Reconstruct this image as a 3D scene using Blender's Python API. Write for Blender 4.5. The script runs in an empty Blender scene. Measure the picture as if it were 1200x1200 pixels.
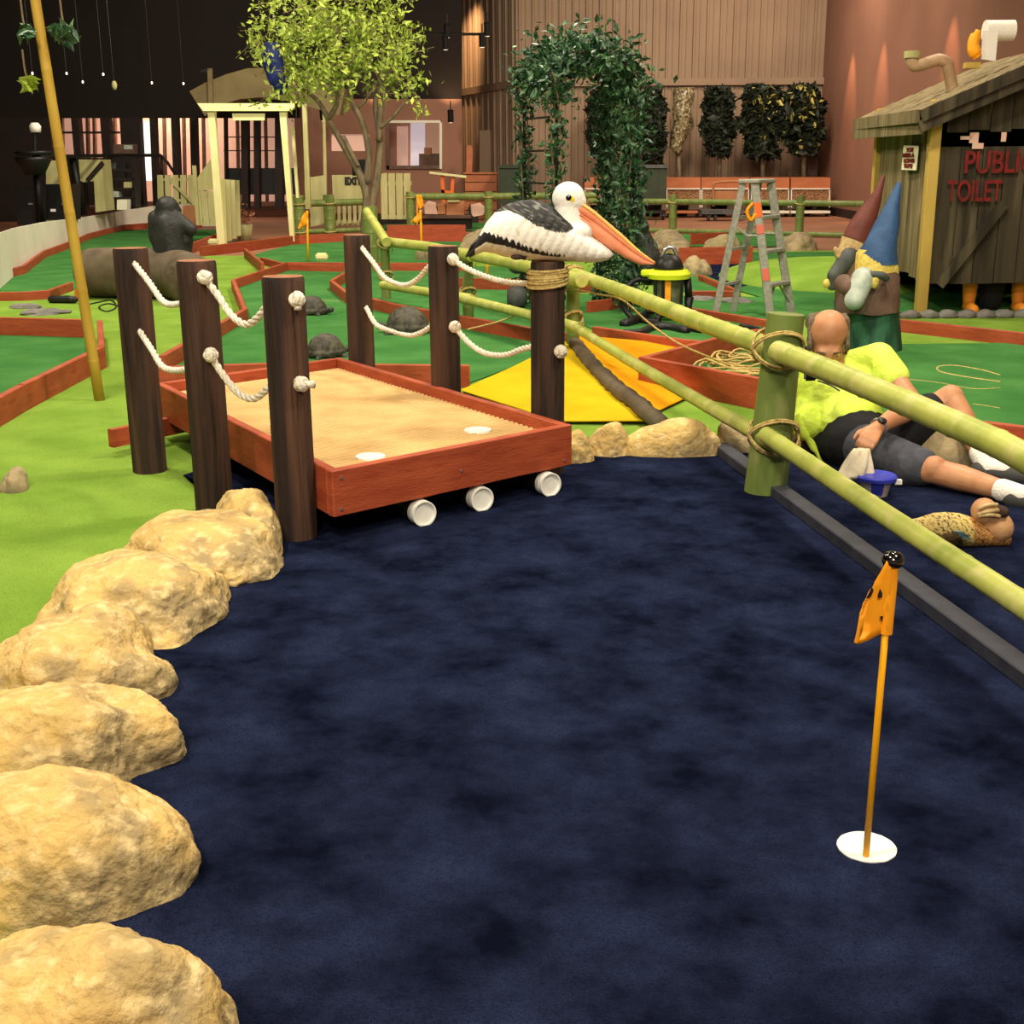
import bpy, bmesh, math, random
from mathutils import Vector, Matrix, noise
random.seed(7)
PI = math.pi
col = bpy.context.scene.collection
V = Vector
# ------------------------------------------------------------------ camera model (measured from the photograph)
FL = 1450.0; PIT = math.radians(15.8); ROL = math.radians(.45); HC = 1.4
_f = V((0, math.cos(PIT), -math.sin(PIT))); _u = V((0, math.sin(PIT), math.cos(PIT))); _x = V((1, 0, 0))
_R = _x*math.cos(ROL) - _u*math.sin(ROL); _U = _u*math.cos(ROL) + _x*math.sin(ROL); CAM = V((0, 0, HC))
def ray(x, y): return _f + _R*((x-600)/FL) - _U*((y-600)/FL)
def G(x, y, z=0.0):
    d = ray(x, y); return CAM + d*((z-HC)/d.z)
def W(x, y, Y):
    d = ray(x, y); return CAM + d*(Y/d.y)
# ------------------------------------------------------------------ materials
def mat(name, c, rough=.7, c2=None, ns=5, lo=.35, hi=.65, bump=0, bs=40, metal=0, spec=.35, sheen=0, stretch=None, c3=None, ns3=30, emit=None, es=1, detail=6, bd=.01, rgh=.5, c3lo=.5, c3hi=.75):
    m = bpy.data.materials.new(name); m.use_nodes = True
    nt = m.node_tree; N = nt.nodes; L = nt.links
    b = N['Principled BSDF']
    b.inputs['Roughness'].default_value = rough; b.inputs['Metallic'].default_value = metal
    b.inputs['Specular IOR Level'].default_value = spec
    b.inputs['Sheen Weight'].default_value = sheen
    def lin(c): return tuple((v/12.92 if v <= .04045 else ((v+.055)/1.055)**2.4) for v in [q/255 for q in c]) + (1,)
    b.inputs['Base Color'].default_value = lin(c)
    tc = N.new('ShaderNodeTexCoord'); mp = N.new('ShaderNodeMapping'); L.new(tc.outputs['Object'], mp.inputs['Vector'])
    if stretch: mp.inputs['Scale'].default_value = stretch
    last = None
    def mixin(cA, cB, scale, lo, hi, det):
        n = N.new('ShaderNodeTexNoise'); n.inputs['Scale'].default_value = scale; n.inputs['Detail'].default_value = det; n.inputs['Roughness'].default_value = rgh
        L.new(mp.outputs[0], n.inputs['Vector'])
        r = N.new('ShaderNodeMapRange'); r.inputs[1].default_value = lo; r.inputs[2].default_value = hi
        L.new(n.outputs[0], r.inputs[0])
        x = N.new('ShaderNodeMix'); x.data_type = 'RGBA'
        L.new(r.outputs[0], x.inputs[0])
        if isinstance(cA, tuple): x.inputs[6].default_value = cA
        else: L.new(cA, x.inputs[6])
        x.inputs[7].default_value = cB
        return x.outputs[2]
    if c2: last = mixin(lin(c), lin(c2), ns, lo, hi, detail)
    if c3: last = mixin(last if last else lin(c), lin(c3), ns3, c3lo, c3hi, 3)
    if last: L.new(last, b.inputs['Base Color'])
    if bump:
        n = N.new('ShaderNodeTexNoise'); n.inputs['Scale'].default_value = bs; n.inputs['Detail'].default_value = 4
        L.new(mp.outputs[0], n.inputs['Vector'])
        k = N.new('ShaderNodeBump'); k.inputs['Strength'].default_value = bump; k.inputs['Distance'].default_value = bd
        L.new(n.outputs[0], k.inputs['Height']); L.new(k.outputs[0], b.inputs['Normal'])
    if emit:
        b.inputs['Emission Color'].default_value = lin(emit); b.inputs['Emission Strength'].default_value = es
    return m
M = {}
M['navy'] = mat('navy_carpet', (15, 20, 36), 1, (46, 54, 85), 3.6, .36, .66, 1, 300, spec=0, c3=(14, 16, 32), ns3=230, detail=15, rgh=.66, c3lo=.44, c3hi=.8)
M['lime'] = mat('lime_turf', (124, 160, 62), .95, (146, 180, 76), 2.5, .35, .65, .9, 300, spec=0, c3=(98, 138, 40), ns3=220)
M['green'] = mat('green_turf', (64, 118, 60), .95, (84, 138, 74), 2, .35, .65, .7, 300, spec=0, c3=(48, 100, 48), ns3=200)
M['conc'] = mat('brown_floor', (158, 112, 84), .6, (134, 94, 72), .6, .3, .7, .1, 20)
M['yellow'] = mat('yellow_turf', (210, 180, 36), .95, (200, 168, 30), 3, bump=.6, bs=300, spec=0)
M['red'] = mat('red_stained_timber', (170, 80, 46), .6, (150, 64, 36), 3, .35, .7, .25, 30, stretch=(1, 1, 6), c3=(142, 56, 32), ns3=7)
M['redend'] = mat('red_timber_face', (182, 80, 42), .55, (150, 58, 30), 6, .35, .7, .25, 30, stretch=(1, 1, 7))
M['post'] = mat('dark_treated_post', (64, 44, 33), .8, (36, 25, 20), 22, .4, .6, 1, 45, stretch=(1, 1, .06), c3=(92, 62, 44), ns3=12, bd=.02)
M['posttop'] = mat('sawn_post_top', (158, 108, 72), .8, (128, 80, 52), 25, bump=.3, bs=60)
M['deck'] = mat('tan_ribbed_mat', (204, 172, 116), .85, (186, 152, 96), 4, .4, .7, .3, 90)
M['rope'] = mat('white_rope', (232, 226, 208), .8, (214, 206, 186), 60, bump=.8, bs=120)
M['twine'] = mat('straw_twine', (206, 184, 116), .85, (170, 144, 82), 50, bump=.8, bs=150)
M['bam'] = mat('yellow_green_bamboo', (178, 184, 88), .42, (146, 158, 66), 5, .35, .7, .15, 20, stretch=(1, 1, 1), c3=(196, 190, 122), ns3=9)
M['bampost'] = mat('green_bamboo', (110, 128, 62), .45, (88, 106, 48), 6, .35, .7, .15, 20, stretch=(1, 1, .3), c3=(134, 138, 84), ns3=14)
M['bamnode'] = mat('bamboo_node', (150, 150, 96), .6)
M['bamyel'] = mat('golden_bamboo', (190, 160, 62), .5, (160, 126, 40), 8, stretch=(1, 1, .2))
M['stone'] = mat('sandstone', (206, 174, 108), .95, (154, 136, 98), 4.5, .45, .62, .8, 34, c3=(226, 202, 146), ns3=26, bd=.02, detail=12, spec=.15)
M['stonegrey'] = mat('grey_tan_stone', (168, 150, 112), .9, (128, 116, 90), 5, .4, .65, .7, 20, bd=.02)
M['slate'] = mat('grey_slate', (128, 124, 118), .85, (100, 98, 94), 8, bump=.6, bs=20)
M['white'] = mat('white_plastic', (232, 230, 220), .4)
M['whitewall'] = mat('white_painted_board', (232, 228, 210), .6, (222, 216, 196), 1.2)
M['cream'] = mat('cream_paint', (234, 230, 170), .55, (222, 216, 152), 3)
M['creamold'] = mat('pale_timber', (186, 182, 128), .7, (164, 158, 104), 6, stretch=(1, 1, .2))
M['black'] = mat('black_plastic', (22, 22, 22), .45)
M['blackmetal'] = mat('black_metal', (20, 19, 18), .5, metal=.3)
M['batten'] = mat('charcoal_batten', (38, 40, 50), .65, (52, 54, 64), 12)
M['dark'] = mat('dark_brown_timber', (38, 24, 18), .7, (28, 18, 14), 3)
M['ceil'] = mat('dark_ceiling', (24, 18, 15), .9, (30, 22, 18), .5)
M['wall'] = mat('beige_ribbed_cladding', (160, 136, 112), .7, (148, 124, 102), .7)
M['salmon'] = mat('salmon_wall', (150, 108, 88), .8, (138, 98, 80), .5)
M['pink'] = mat('pink_lit_wall', (214, 176, 156), .8)
M['litwin'] = mat('lit_window', (250, 240, 230), .5, emit=(255, 244, 232), es=1.2)
M['litwin2'] = mat('cool_lit_pane', (226, 214, 220), .5, emit=(220, 206, 216), es=.55)
M['litpink'] = mat('glowing_pink_panel', (220, 180, 160), .6, (200, 160, 140), 2, emit=(226, 178, 154), es=.42)
M['bark'] = mat('tree_bark', (128, 112, 86), .85, (92, 80, 60), 20, bump=.8, bs=40, stretch=(1, 1, .3))
M['leaflime'] = mat('lime_leaves', (150, 172, 60), .55, (180, 196, 84), 9, .4, .6, c3=(96, 124, 44), ns3=6)
M['ivy'] = mat('ivy_leaves', (26, 62, 38), .42, (48, 92, 54), 7, .45, .65, c3=(120, 156, 108), ns3=12, spec=.5)
M['darkleaf'] = mat('dark_leaves', (20, 28, 18), .6, (34, 44, 26), 6)
M['yleaf'] = mat('yellow_green_leaves', (190, 180, 96), .6)
M['skin'] = mat('skin', (190, 138, 98), .5, (176, 120, 82), 14, .4, .65, spec=.4)
M['hair'] = mat('grey_hair', (122, 106, 86), .8, (88, 76, 62), 60, bump=.8, bs=150)
M['hivis'] = mat('lime_yellow_cloth', (196, 222, 66), .75, (216, 238, 96), 6, bump=1, bs=9, bd=.03)
M['blackcloth'] = mat('black_cloth', (20, 20, 24), .85, bump=.4, bs=20)
M['greycloth'] = mat('dark_grey_cloth', (74, 76, 84), .9, (58, 60, 68), 20, bump=.4, bs=25)
M['sock'] = mat('white_sock', (232, 228, 216), .9, bump=.6, bs=90)
M['shoe'] = mat('dark_grey_shoe', (62, 62, 60), .7)
M['ragcloth'] = mat('cream_rag', (214, 204, 178), .9, (190, 178, 150), 20, bump=.6, bs=30)
M['bluelid'] = mat('blue_plastic', (58, 66, 184), .4)
M['tub'] = mat('pale_tub_plastic', (190, 182, 170), .4)
M['steel'] = mat('watch_steel', (170, 170, 168), .3, metal=.8)
M['alu'] = mat('ladder_aluminium', (168, 168, 156), .5, (142, 142, 130), 30, metal=.25)
M['orange'] = mat('orange_plastic', (236, 110, 40), .5)
M['flag'] = mat('orange_yellow_flag', (250, 170, 24), .55, (244, 156, 20), 9)
M['flagpole'] = mat('yellow_flag_pole', (246, 176, 20), .45)
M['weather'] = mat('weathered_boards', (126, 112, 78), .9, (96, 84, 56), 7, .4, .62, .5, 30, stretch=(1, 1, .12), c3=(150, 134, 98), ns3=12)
M['weathershade'] = mat('shaded_weathered_boards', (66, 58, 42), .9, (42, 36, 26), 6, .4, .62, .5, 30, stretch=(1, 1, .1), c3=(98, 88, 66), ns3=8)  # darker wood, its colour deepened further for the unlit gable face
M['pine'] = mat('new_pine_post', (194, 166, 84), .7, (176, 146, 66), 6, stretch=(1, 1, .15))
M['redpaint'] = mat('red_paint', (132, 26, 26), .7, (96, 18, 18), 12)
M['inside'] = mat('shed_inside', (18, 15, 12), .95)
M['paper'] = mat('cream_sign', (244, 238, 200), .6)
M['chimp'] = mat('black_painted_figure', (30, 31, 30), .5, (44, 46, 44), 6, bump=.7, bs=30)
M['log'] = mat('brown_grey_log', (104, 92, 72), .85, (78, 66, 50), 4, bump=.6, bs=16)
M['turtle'] = mat('turtle_shell_bronze', (82, 78, 62), .55, (48, 46, 38), 14, bump=.9, bs=30)
M['turtleskin'] = mat('turtle_skin', (44, 48, 40), .5, (60, 66, 54), 20, bump=.5, bs=50)
M['hatblue'] = mat('gnome_blue_hat', (56, 92, 134), .6, (44, 76, 116), 8, bump=.4, bs=30)
M['hatred'] = mat('gnome_maroon_hat', (112, 56, 46), .6, (94, 44, 38), 8, bump=.4, bs=30)
M['gbrown'] = mat('gnome_brown_coat', (112, 86, 72), .7, (92, 70, 58), 8, bump=.4, bs=30)
M['ggreen'] = mat('gnome_green_base', (54, 106, 78), .65, (30, 66, 46), 10, .4, .6, .8, 20, stretch=(1, 1, .3))
M['gyellow'] = mat('gnome_yellow', (222, 204, 104), .6, (196, 172, 76), 30, bump=.6, bs=60)
M['ggrey'] = mat('gnome_grey', (88, 92, 90), .6, (66, 68, 66), 10)
M['gcream'] = mat('gnome_cream_hair', (206, 180, 128), .7, (170, 140, 92), 30, bump=.7, bs=60)
M['gsleeve'] = mat('gnome_pale_sleeve', (190, 200, 186), .6, (160, 172, 160), 15)
M['lime_pl'] = mat('lime_yellow_plastic', (214, 232, 40), .4)
M['clear'] = mat('smoky_drum', (110, 116, 84), .35, (70, 78, 56), 10)
M['binG'] = mat('dark_green_bin', (52, 64, 44), .6, (42, 52, 36), 5)
M['carton'] = mat('cardboard', (176, 120, 80), .8, (158, 104, 68), 4)
M['woodorange'] = mat('orange_timber', (184, 112, 72), .6, (166, 96, 60), 5, stretch=(.3, 1, 1))
M['speckle'] = mat('speckled_brown_load', (96, 66, 44), .85, (186, 140, 98), 55, .48, .56, .6, 50)
M['blue'] = mat('deep_blue_cloth', (24, 40, 110), .7, (18, 28, 80), 6)
M['canopy'] = mat('beige_canopy', (132, 118, 80), .8, (116, 102, 70), 2)
M['plastic_wrap'] = mat('clear_wrap_sheen', (120, 108, 74), .25, (70, 62, 40), 10, .45, .6, c3=(220, 206, 170), ns3=16, spec=.7)
M['peachbill'] = mat('pink_orange_pouch', (234, 152, 112), .45, (222, 134, 96), 20)
M['goldbill'] = mat('yellow_orange_bill', (244, 190, 96), .4, (236, 168, 84), 14)
M['eyeblack'] = mat('eye_black', (14, 12, 10), .15, spec=.8)
M['eyeyellow'] = mat('eye_ring_yellow', (226, 206, 40), .4)
M['terracotta'] = mat('planter_terracotta', (160, 110, 84), .8)
M['trailer'] = mat('salmon_plinth', (190, 126, 94), .7, (176, 114, 84), 2)

def vcol_mat(name, rough=.7, bump=.5, bs=60):
    m = bpy.data.materials.new(name); m.use_nodes = True; N = m.node_tree.nodes; L = m.node_tree.links
    b = N['Principled BSDF']; b.inputs['Roughness'].default_value = rough
    a = N.new('ShaderNodeVertexColor'); a.layer_name = 'plumage'
    L.new(a.outputs[0], b.inputs['Base Color'])
    n = N.new('ShaderNodeTexNoise'); n.inputs['Scale'].default_value = bs; k = N.new('ShaderNodeBump')
    k.inputs['Strength'].default_value = bump; k.inputs['Distance'].default_value = .006
    t = N.new('ShaderNodeTexCoord'); L.new(t.outputs['Object'], n.inputs['Vector'])
    L.new(n.outputs[0], k.inputs['Height']); L.new(k.outputs[0], b.inputs['Normal'])
    return m
M['plumage'] = vcol_mat('painted_plumage')
def s2l(c): return tuple((v/12.92 if v <= .04045 else ((v+.055)/1.055)**2.4) for v in [q/255 for q in c]) + (1,)

# ------------------------------------------------------------------ object helpers
def wloc(o):
    p = V((0, 0, 0))
    while o: p = p + o.location; o = o.parent
    return p
def obj(name, bm, m, parent=None, smooth=False, label=None, cat=None, group=None, kind=None, auto=None):
    bmesh.ops.recalc_face_normals(bm, faces=bm.faces[:])
    if parent: off = wloc(parent)
    else:
        xs = [v.co for v in bm.verts]
        a = V((min(c.x for c in xs), min(c.y for c in xs), min(c.z for c in xs))); b = V((max(c.x for c in xs), max(c.y for c in xs), 0))
        off = V(((a.x+b.x)/2, (a.y+b.y)/2, a.z))
    bmesh.ops.translate(bm, verts=bm.verts, vec=-off)
    me = bpy.data.meshes.new(name)
    ms = m if isinstance(m, (list, tuple)) else [m]
    for q in ms: me.materials.append(M[q] if isinstance(q, str) else q)
    if smooth:
        for f in bm.faces: f.smooth = True
    bm.to_mesh(me); bm.free()
    o = bpy.data.objects.new(name, me); col.objects.link(o)
    if parent: o.parent = parent
    else: o.location = off
    if smooth and auto:
        md = o.modifiers.new('s', 'EDGE_SPLIT'); md.split_angle = math.radians(auto)
    tag(o, label, cat, group, kind); return o
def tag(o, label=None, cat=None, group=None, kind=None):
    for k, v in (('label', label), ('category', cat), ('group', group), ('kind', kind)):
        if v: o[k] = v
    return o
def thing(name, loc, label, cat, group=None):
    o = bpy.data.objects.new(name, None); col.objects.link(o); o.location = V(loc); o.empty_display_size = .1
    return tag(o, label, cat, group)
def dup(root, loc, rotz=0, label=None, group=None, scale=None):
    r = root.copy(); col.objects.link(r); r.location = V(loc); r.rotation_euler = (0, 0, rotz)
    if scale: r.scale = scale
    if label: r['label'] = label
    if group: r['group'] = group
    for ch in list(root.children):
        c = ch.copy(); col.objects.link(c); c.parent = r
        for g in ch.children:
            d = g.copy(); col.objects.link(d); d.parent = c
    return r
def nb(): return bmesh.new()
def box(bm, c, s, ax=None, mi=0):
    """centre c, size s, ax = 3 axis vectors"""
    c = V(c); ax = ax or (V((1, 0, 0)), V((0, 1, 0)), V((0, 0, 1)))
    vs = [bm.verts.new(c + ax[0]*(s[0]/2*i) + ax[1]*(s[1]/2*j) + ax[2]*(s[2]/2*k)) for i in (-1, 1) for j in (-1, 1) for k in (-1, 1)]
    for q in ((0, 1, 3, 2), (4, 6, 7, 5), (0, 4, 5, 1), (2, 3, 7, 6), (0, 2, 6, 4), (1, 5, 7, 3)):
        f = bm.faces.new([vs[i] for i in q]); f.material_index = mi
    return bm
def beam(bm, a, b, w, h, up=V((0, 0, 1)), mi=0):
    """box from a to b, w across, h in the up direction"""
    a, b = V(a), V(b); d = (b-a); L = d.length; d.normalize()
    s = d.cross(up)
    if s.length < 1e-4: s = V((1, 0, 0))
    s.normalize(); u = s.cross(d)
    return box(bm, (a+b)/2, (L, w, h), (d, s, u), mi)
def tube(bm, pts, r, n=12, cap=True, mi=0):
    pts = [V(p) for p in pts]; rs = r if isinstance(r, (list, tuple)) else [r]*len(pts)
    rings = []; prev = None
    for i, p in enumerate(pts):
        t = (pts[min(i+1, len(pts)-1)] - pts[max(i-1, 0)]).normalized()
        if prev is None:
            a = t.orthogonal().normalized()
        else:
            a = (prev - t*prev.dot(t)); a = a.normalized() if a.length > 1e-6 else t.orthogonal().normalized()
        prev = a; b = t.cross(a)
        rings.append([bm.verts.new(p + (a*math.cos(2*PI*k/n) + b*math.sin(2*PI*k/n))*rs[i]) for k in range(n)])
    for i in range(len(rings)-1):
        for k in range(n):
            f = bm.faces.new((rings[i][k], rings[i][(k+1) % n], rings[i+1][(k+1) % n], rings[i+1][k])); f.material_index = mi
    if cap:
        for rr in (rings[0], rings[-1]):
            f = bm.faces.new(rr); f.material_index = mi
    return bm
def smooth_pts(pts, k=6):
    """Catmull-Rom"""
    P = [V(p) for p in pts]; P = [P[0]*2-P[1]] + P + [P[-1]*2-P[-2]]; out = []
    for i in range(1, len(P)-2):
        for j in range(k):
            t = j/k; a, b, c, d = P[i-1:i+3]
            out.append(.5*((2*b) + (c-a)*t + (2*a-5*b+4*c-d)*t*t + (3*b-a-3*c+d)*t**3))
    out.append(P[-2]); return out
def ell(bm, c, r, ax=None, seg=16, mi=0):
    c = V(c); r = (r, r, r) if isinstance(r, (int, float)) else r
    g = bmesh.ops.create_uvsphere(bm, u_segments=seg, v_segments=max(6, seg*2//3), radius=1)
    ax = ax or (V((1, 0, 0)), V((0, 1, 0)), V((0, 0, 1)))
    for v in g['verts']:
        q = v.co; v.co = c + ax[0]*(q.x*r[0]) + ax[1]*(q.y*r[1]) + ax[2]*(q.z*r[2])
    for f in {f for v in g['verts'] for f in v.link_faces}: f.material_index = mi
    return bm
def caps(bm, a, b, ra, rb, seg=16):
    a, b = V(a), V(b); ell(bm, a, ra, seg=seg); ell(bm, b, rb, seg=seg)
    n = 5; tube(bm, [a.lerp(b, i/n) for i in range(n+1)], [ra+(rb-ra)*i/n for i in range(n+1)], seg); return bm
def remesh(o, vox, sm=4):
    m = o.modifiers.new('r', 'REMESH'); m.mode = 'VOXEL'; m.voxel_size = vox; m.use_smooth_shade = True
    if sm:
        s = o.modifiers.new('s', 'SMOOTH'); s.iterations = sm; s.factor = .6
    return o
def prism(bm, pts, d, mi=0):
    """closed outline (3D pts) extruded by vector d"""
    a = [bm.verts.new(V(p)) for p in pts]; b = [bm.verts.new(V(p)+V(d)) for p in pts]; n = len(a)
    bm.faces.new(a).material_index = mi; bm.faces.new(b[::-1]).material_index = mi
    for i in range(n): bm.faces.new((a[i], a[(i+1) % n], b[(i+1) % n], b[i])).material_index = mi
    return bm
def lathe(bm, c, prof, n=24, ax=None, mi=0):
    c = V(c); ax = ax or (V((1, 0, 0)), V((0, 1, 0)), V((0, 0, 1)))
    rings = [[bm.verts.new(c + ax[0]*(r*math.cos(2*PI*k/n)) + ax[1]*(r*math.sin(2*PI*k/n)) + ax[2]*z) for k in range(n)] for r, z in prof]
    for i in range(len(rings)-1):
        for k in range(n): bm.faces.new((rings[i][k], rings[i][(k+1) % n], rings[i+1][(k+1) % n], rings[i+1][k])).material_index = mi
    for rr in (rings[0], rings[-1]): bm.faces.new(rr).material_index = mi
    return bm
def poly(bm, pts, z, t=.006):
    P = [V((p.x, p.y, z)) for p in pts]
    prism(bm, P, (0, 0, t)); bmesh.ops.triangulate(bm, faces=[f for f in bm.faces if len(f.verts) > 4]); return bm
def carpet(name, px, z, m, label, cat='carpet', smoothit=False):
    pts = [G(*p) for p in px]
    if smoothit: pts = smooth_pts(pts+[pts[0]], 5)[:-1]
    return obj(name, poly(nb(), pts, z), m, label=label, cat=cat)
def rock(px0, px1, ptop, pbot, h, label, m='stone', seed=0, name='boulder', rot=0, amp=.16, group=None, flat=1.0):
    cx = (px0+px1)/2; n_ = G(cx, pbot).y; f_ = G(cx, ptop, h*.8).y
    if f_ < n_+.15: f_ = n_+max(.15, h*.9)
    cy = (n_+f_)/2; mid = G(cx, pbot)
    wx = (W(px1, pbot, cy).x - W(px0, pbot, cy).x)/2
    c = V((W(cx, pbot, cy).x, cy, 0)); bm = nb()
    bmesh.ops.create_icosphere(bm, subdivisions=6 if pbot > 640 else 5, radius=1)
    cr, sr = math.cos(rot), math.sin(rot)
    for v in bm.verts:
        q = v.co.copy(); s = V((seed*3.7, seed*1.3, seed*2.1))
        k = 1 + amp*noise.noise(q*1.1+s) *1.6 + amp*.55*noise.noise(q*2.7+s) - .2*amp*abs(noise.noise(q*3.7+s)) + .14*amp*noise.noise(q*8+s) + .09*amp*noise.noise(q*20+s) + .05*amp*noise.noise(q*45+s)
        q = q*k
        z = q.z
        if z > 0: z = z**.9 if z > 0 else z
        x, y = q.x*wx, q.y*(f_-n_)/2
        v.co = c + V((x*cr-y*sr, x*sr+y*cr, max(-.02, z*h*.98)))
    return obj(name, bm, m, smooth=True, label=label, cat='rock', group=group)
def leaves(bm, pts, size, jitter=.3, mi=0):
    for p in pts:
        p = V(p); n = V((random.gauss(0, 1), random.gauss(0, 1), random.gauss(0, 1)+.3)).normalized(); a = n.orthogonal().normalized()
        a.rotate(Matrix.Rotation(random.uniform(0, 6.28), 3, n)); b = n.cross(a); s = size*random.uniform(1-jitter, 1+jitter)
        v = [bm.verts.new(p - a*s), bm.verts.new(p + b*s*.45 + n*s*.12), bm.verts.new(p + a*s), bm.verts.new(p - b*s*.45 + n*s*.12)]
        f1 = bm.faces.new((v[0], v[1], v[2])); f2 = bm.faces.new((v[0], v[2], v[3])); f1.material_index = f2.material_index = mi
    return bm
def text(name, body, loc, size, right, up, m, parent, ext=.002, sx=1.0, bold=0):
    cu = bpy.data.curves.new(name, 'FONT'); cu.body = body; cu.size = size; cu.extrude = ext; cu.offset = bold; cu.align_x = 'LEFT'
    t = bpy.data.objects.new(name, cu); me = bpy.data.meshes.new_from_object(t); bpy.data.objects.remove(t); me.materials.clear(); me.materials.append(M[m])
    r = V(right).normalized(); u = V(up).normalized(); n = r.cross(u)
    for v in me.vertices: q = v.co.copy(); v.co = r*(q.x*sx) + u*q.y + n*q.z
    o = bpy.data.objects.new(name, me); col.objects.link(o); o.location = V(loc)
    if parent: o.parent = parent; o.location = V(loc)-wloc(parent)
    return o

# ================================================================== GROUND
obj('floor', box(nb(), (-8, 24, -.05), (50, 60, .1)), 'conc', kind='structure')
turf = carpet('turf_carpet', [(-300, 1500), (-200, 700), (-200, 380), (-120, 330), (20, 330), (100, 300), (240, 300), (470, 300), (700, 300), (860, 293), (1150, 296), (1260, 345), (1420, 430), (1400, 520), (1100, 520), (900, 512), (700, 530), (500, 545), (340, 570), (240, 640), (100, 790), (40, 900), (40, 1100), (20, 1500)], .0, 'lime', 'pale lime green artificial turf spread between the holes')
carpet('water_carpet', [(240, 1600), (60, 1250), (70, 1080), (60, 960), (90, 880), (110, 800), (150, 740), (220, 680), (300, 640), (300, 600), (215, 560), (260, 545), (400, 515), (560, 515), (700, 525), (840, 512), (930, 508), (1060, 525), (1130, 528), (1320, 530), (1500, 640), (1500, 1600)], .008, 'navy', 'navy blue plush carpet laid as the pond in the foreground')
GR = [
 ([(-60, 392), (108, 396), (112, 400), (105, 412), (-60, 500)], 'mid green putting mat inside the leftmost timber surround'),
 ([(-60, 344), (-60, 338), (28, 322), (52, 301), (86, 288), (102, 281), (145, 270), (262, 270), (262, 284), (212, 300), (190, 318), (100, 336), (58, 350), (20, 352)], 'mid green putting mat beside the curved white wall'),
 ([(292, 301), (340, 288), (402, 284), (540, 284), (548, 309), (335, 311), (308, 310)], 'mid green putting mat with two yellow flags near the gate'),
 ([(272, 331), (335, 314), (400, 315), (620, 313), (640, 360), (672, 400), (660, 410), (548, 452), (196, 440), (286, 371)], 'mid green putting mat carrying the bronze turtles'),
 ([(640, 345), (1000, 352), (930, 380), (905, 382), (830, 408), (697, 389), (660, 370)], 'mid green putting mat under the wet vacuum'),
 ([(768, 428), (868, 408), (1400, 402), (1400, 500), (1000, 512), (905, 500), (905, 452)], 'mid green putting mat behind the seated man'),
 ([(800, 297), (870, 297), (1120, 296), (1160, 306), (1240, 366), (1055, 368), (945, 366), (868, 343), (800, 343)], 'mid green putting mat between stepladder and shed'),
 ([(450, 262), (620, 262), (620, 272), (450, 270)], 'strip of green putting mat below the picket fence'),
 ([(780, 276), (940, 276), (940, 290), (780, 290)], 'strip of green putting mat among the far boulders'),
]
for i, (p, l) in enumerate(GR): carpet('putting_mat', p, .0065+.0012*i, 'green', l)
carpet('pond_mat', [(812, 312), (880, 309), (890, 333), (862, 340), (822, 322)], .02, 'navy', 'small navy blue pond mat behind the stepladder')
# raised lime mound behind the ladder
def mound():
    a = G(955, 345); bm = nb(); bmesh.ops.create_uvsphere(bm, u_segments=40, v_segments=20, radius=1)
    for v in bm.verts: v.co = V((v.co.x*1.5, v.co.y*1.9, max(-.03, v.co.z)*.24)) + V((a.x+.75, a.y+1.7, 0))
    return obj('turf_mound', bm, 'lime', smooth=True, label='low lime green turf mound between the ladder and the shed', cat='mound')
mound()
# sand: a ridge ramp, yellow on both sides
bm = nb()
A = G(540, 462); B = G(655, 499); Cc = G(600, 436); D = G(668, 405); R1 = G(674, 402); R2 = G(772, 500); E1 = G(800, 409); E2 = G(814, 466); E3 = G(764, 490)
ps = [V((p.x, p.y, z)) for p, z in ((A, .022), (B, .022), (R2, .03), (R1, .06), (D, .05), (Cc, .03))]
v = [bm.verts.new(p) for p in ps]; bm.faces.new(v[:3]+v[3:]); 
bmesh.ops.triangulate(bm, faces=bm.faces[:])
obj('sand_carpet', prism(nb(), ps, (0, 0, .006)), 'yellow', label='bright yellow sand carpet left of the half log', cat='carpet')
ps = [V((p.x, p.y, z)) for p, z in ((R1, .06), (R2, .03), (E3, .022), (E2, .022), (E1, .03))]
M['shadeturf'] = mat('shaded_yellow_turf', (222, 158, 30), .95, (212, 146, 24), 3, bump=.6, bs=300, spec=0)  # same yellow carpet, the shade of the right slope put in as orange
obj('sand_carpet', prism(nb(), ps, (0, 0, .006)), 'shadeturf', label='yellow sand carpet right of the half log, tinted orange for its shade', cat='carpet')
bm = nb(); pts = smooth_pts([(G(674, 402, .07)), G(692, 424, .07), G(716, 449, .07), G(748, 474, .07), G(778, 500, .06)], 10)
tube(bm, [p + V((random.uniform(-.008, .008), 0, 0)) for p in pts], [.05+random.uniform(-.005, .005) for _ in pts], 10)
obj('half_log', bm, 'log', smooth=True, label='thin grey brown log dividing the two sand carpets', cat='log')
# ================================================================== TIMBER SURROUNDS
def kerb(px, label, h=.15, w=.045, top=False, m='red'):
    P = [G(*p, h) if top else G(*p) for p in px]; P = [V((p.x, p.y, 0)) for p in P]
    t = thing('timber_surround', P[0], label, 'timber edging', 'red stained timber surrounds of the putting greens')
    for a, b in zip(P, P[1:]):
        d = (b-a).normalized()*w*.3
        beam(nb_ := nb(), a+V((0, 0, h/2))-d, b+V((0, 0, h/2))+d, w, h)
        bmesh.ops.bevel(nb_, geom=nb_.edges[:], offset=.004, segments=1, affect='EDGES')
        obj('board', nb_, m, t)
    return t
kerb([(-80, 391), (106, 397)], 'far timber board of the leftmost surround', .16)
kerb([(119, 398), (121, 432), (28, 482), (-60, 535)], 'red timber boards at the left edge by the bamboo pole', .16)
kerb([(-60, 345), (28, 322), (52, 303), (88, 289), (104, 281), (145, 270), (180, 267), (236, 267)], 'low timber edging along the curved white wall', .12)
kerb([(-60, 354), (28, 353), (57, 351), (84, 341)], 'short orange timber edging left of the brown log', .1)
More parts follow.
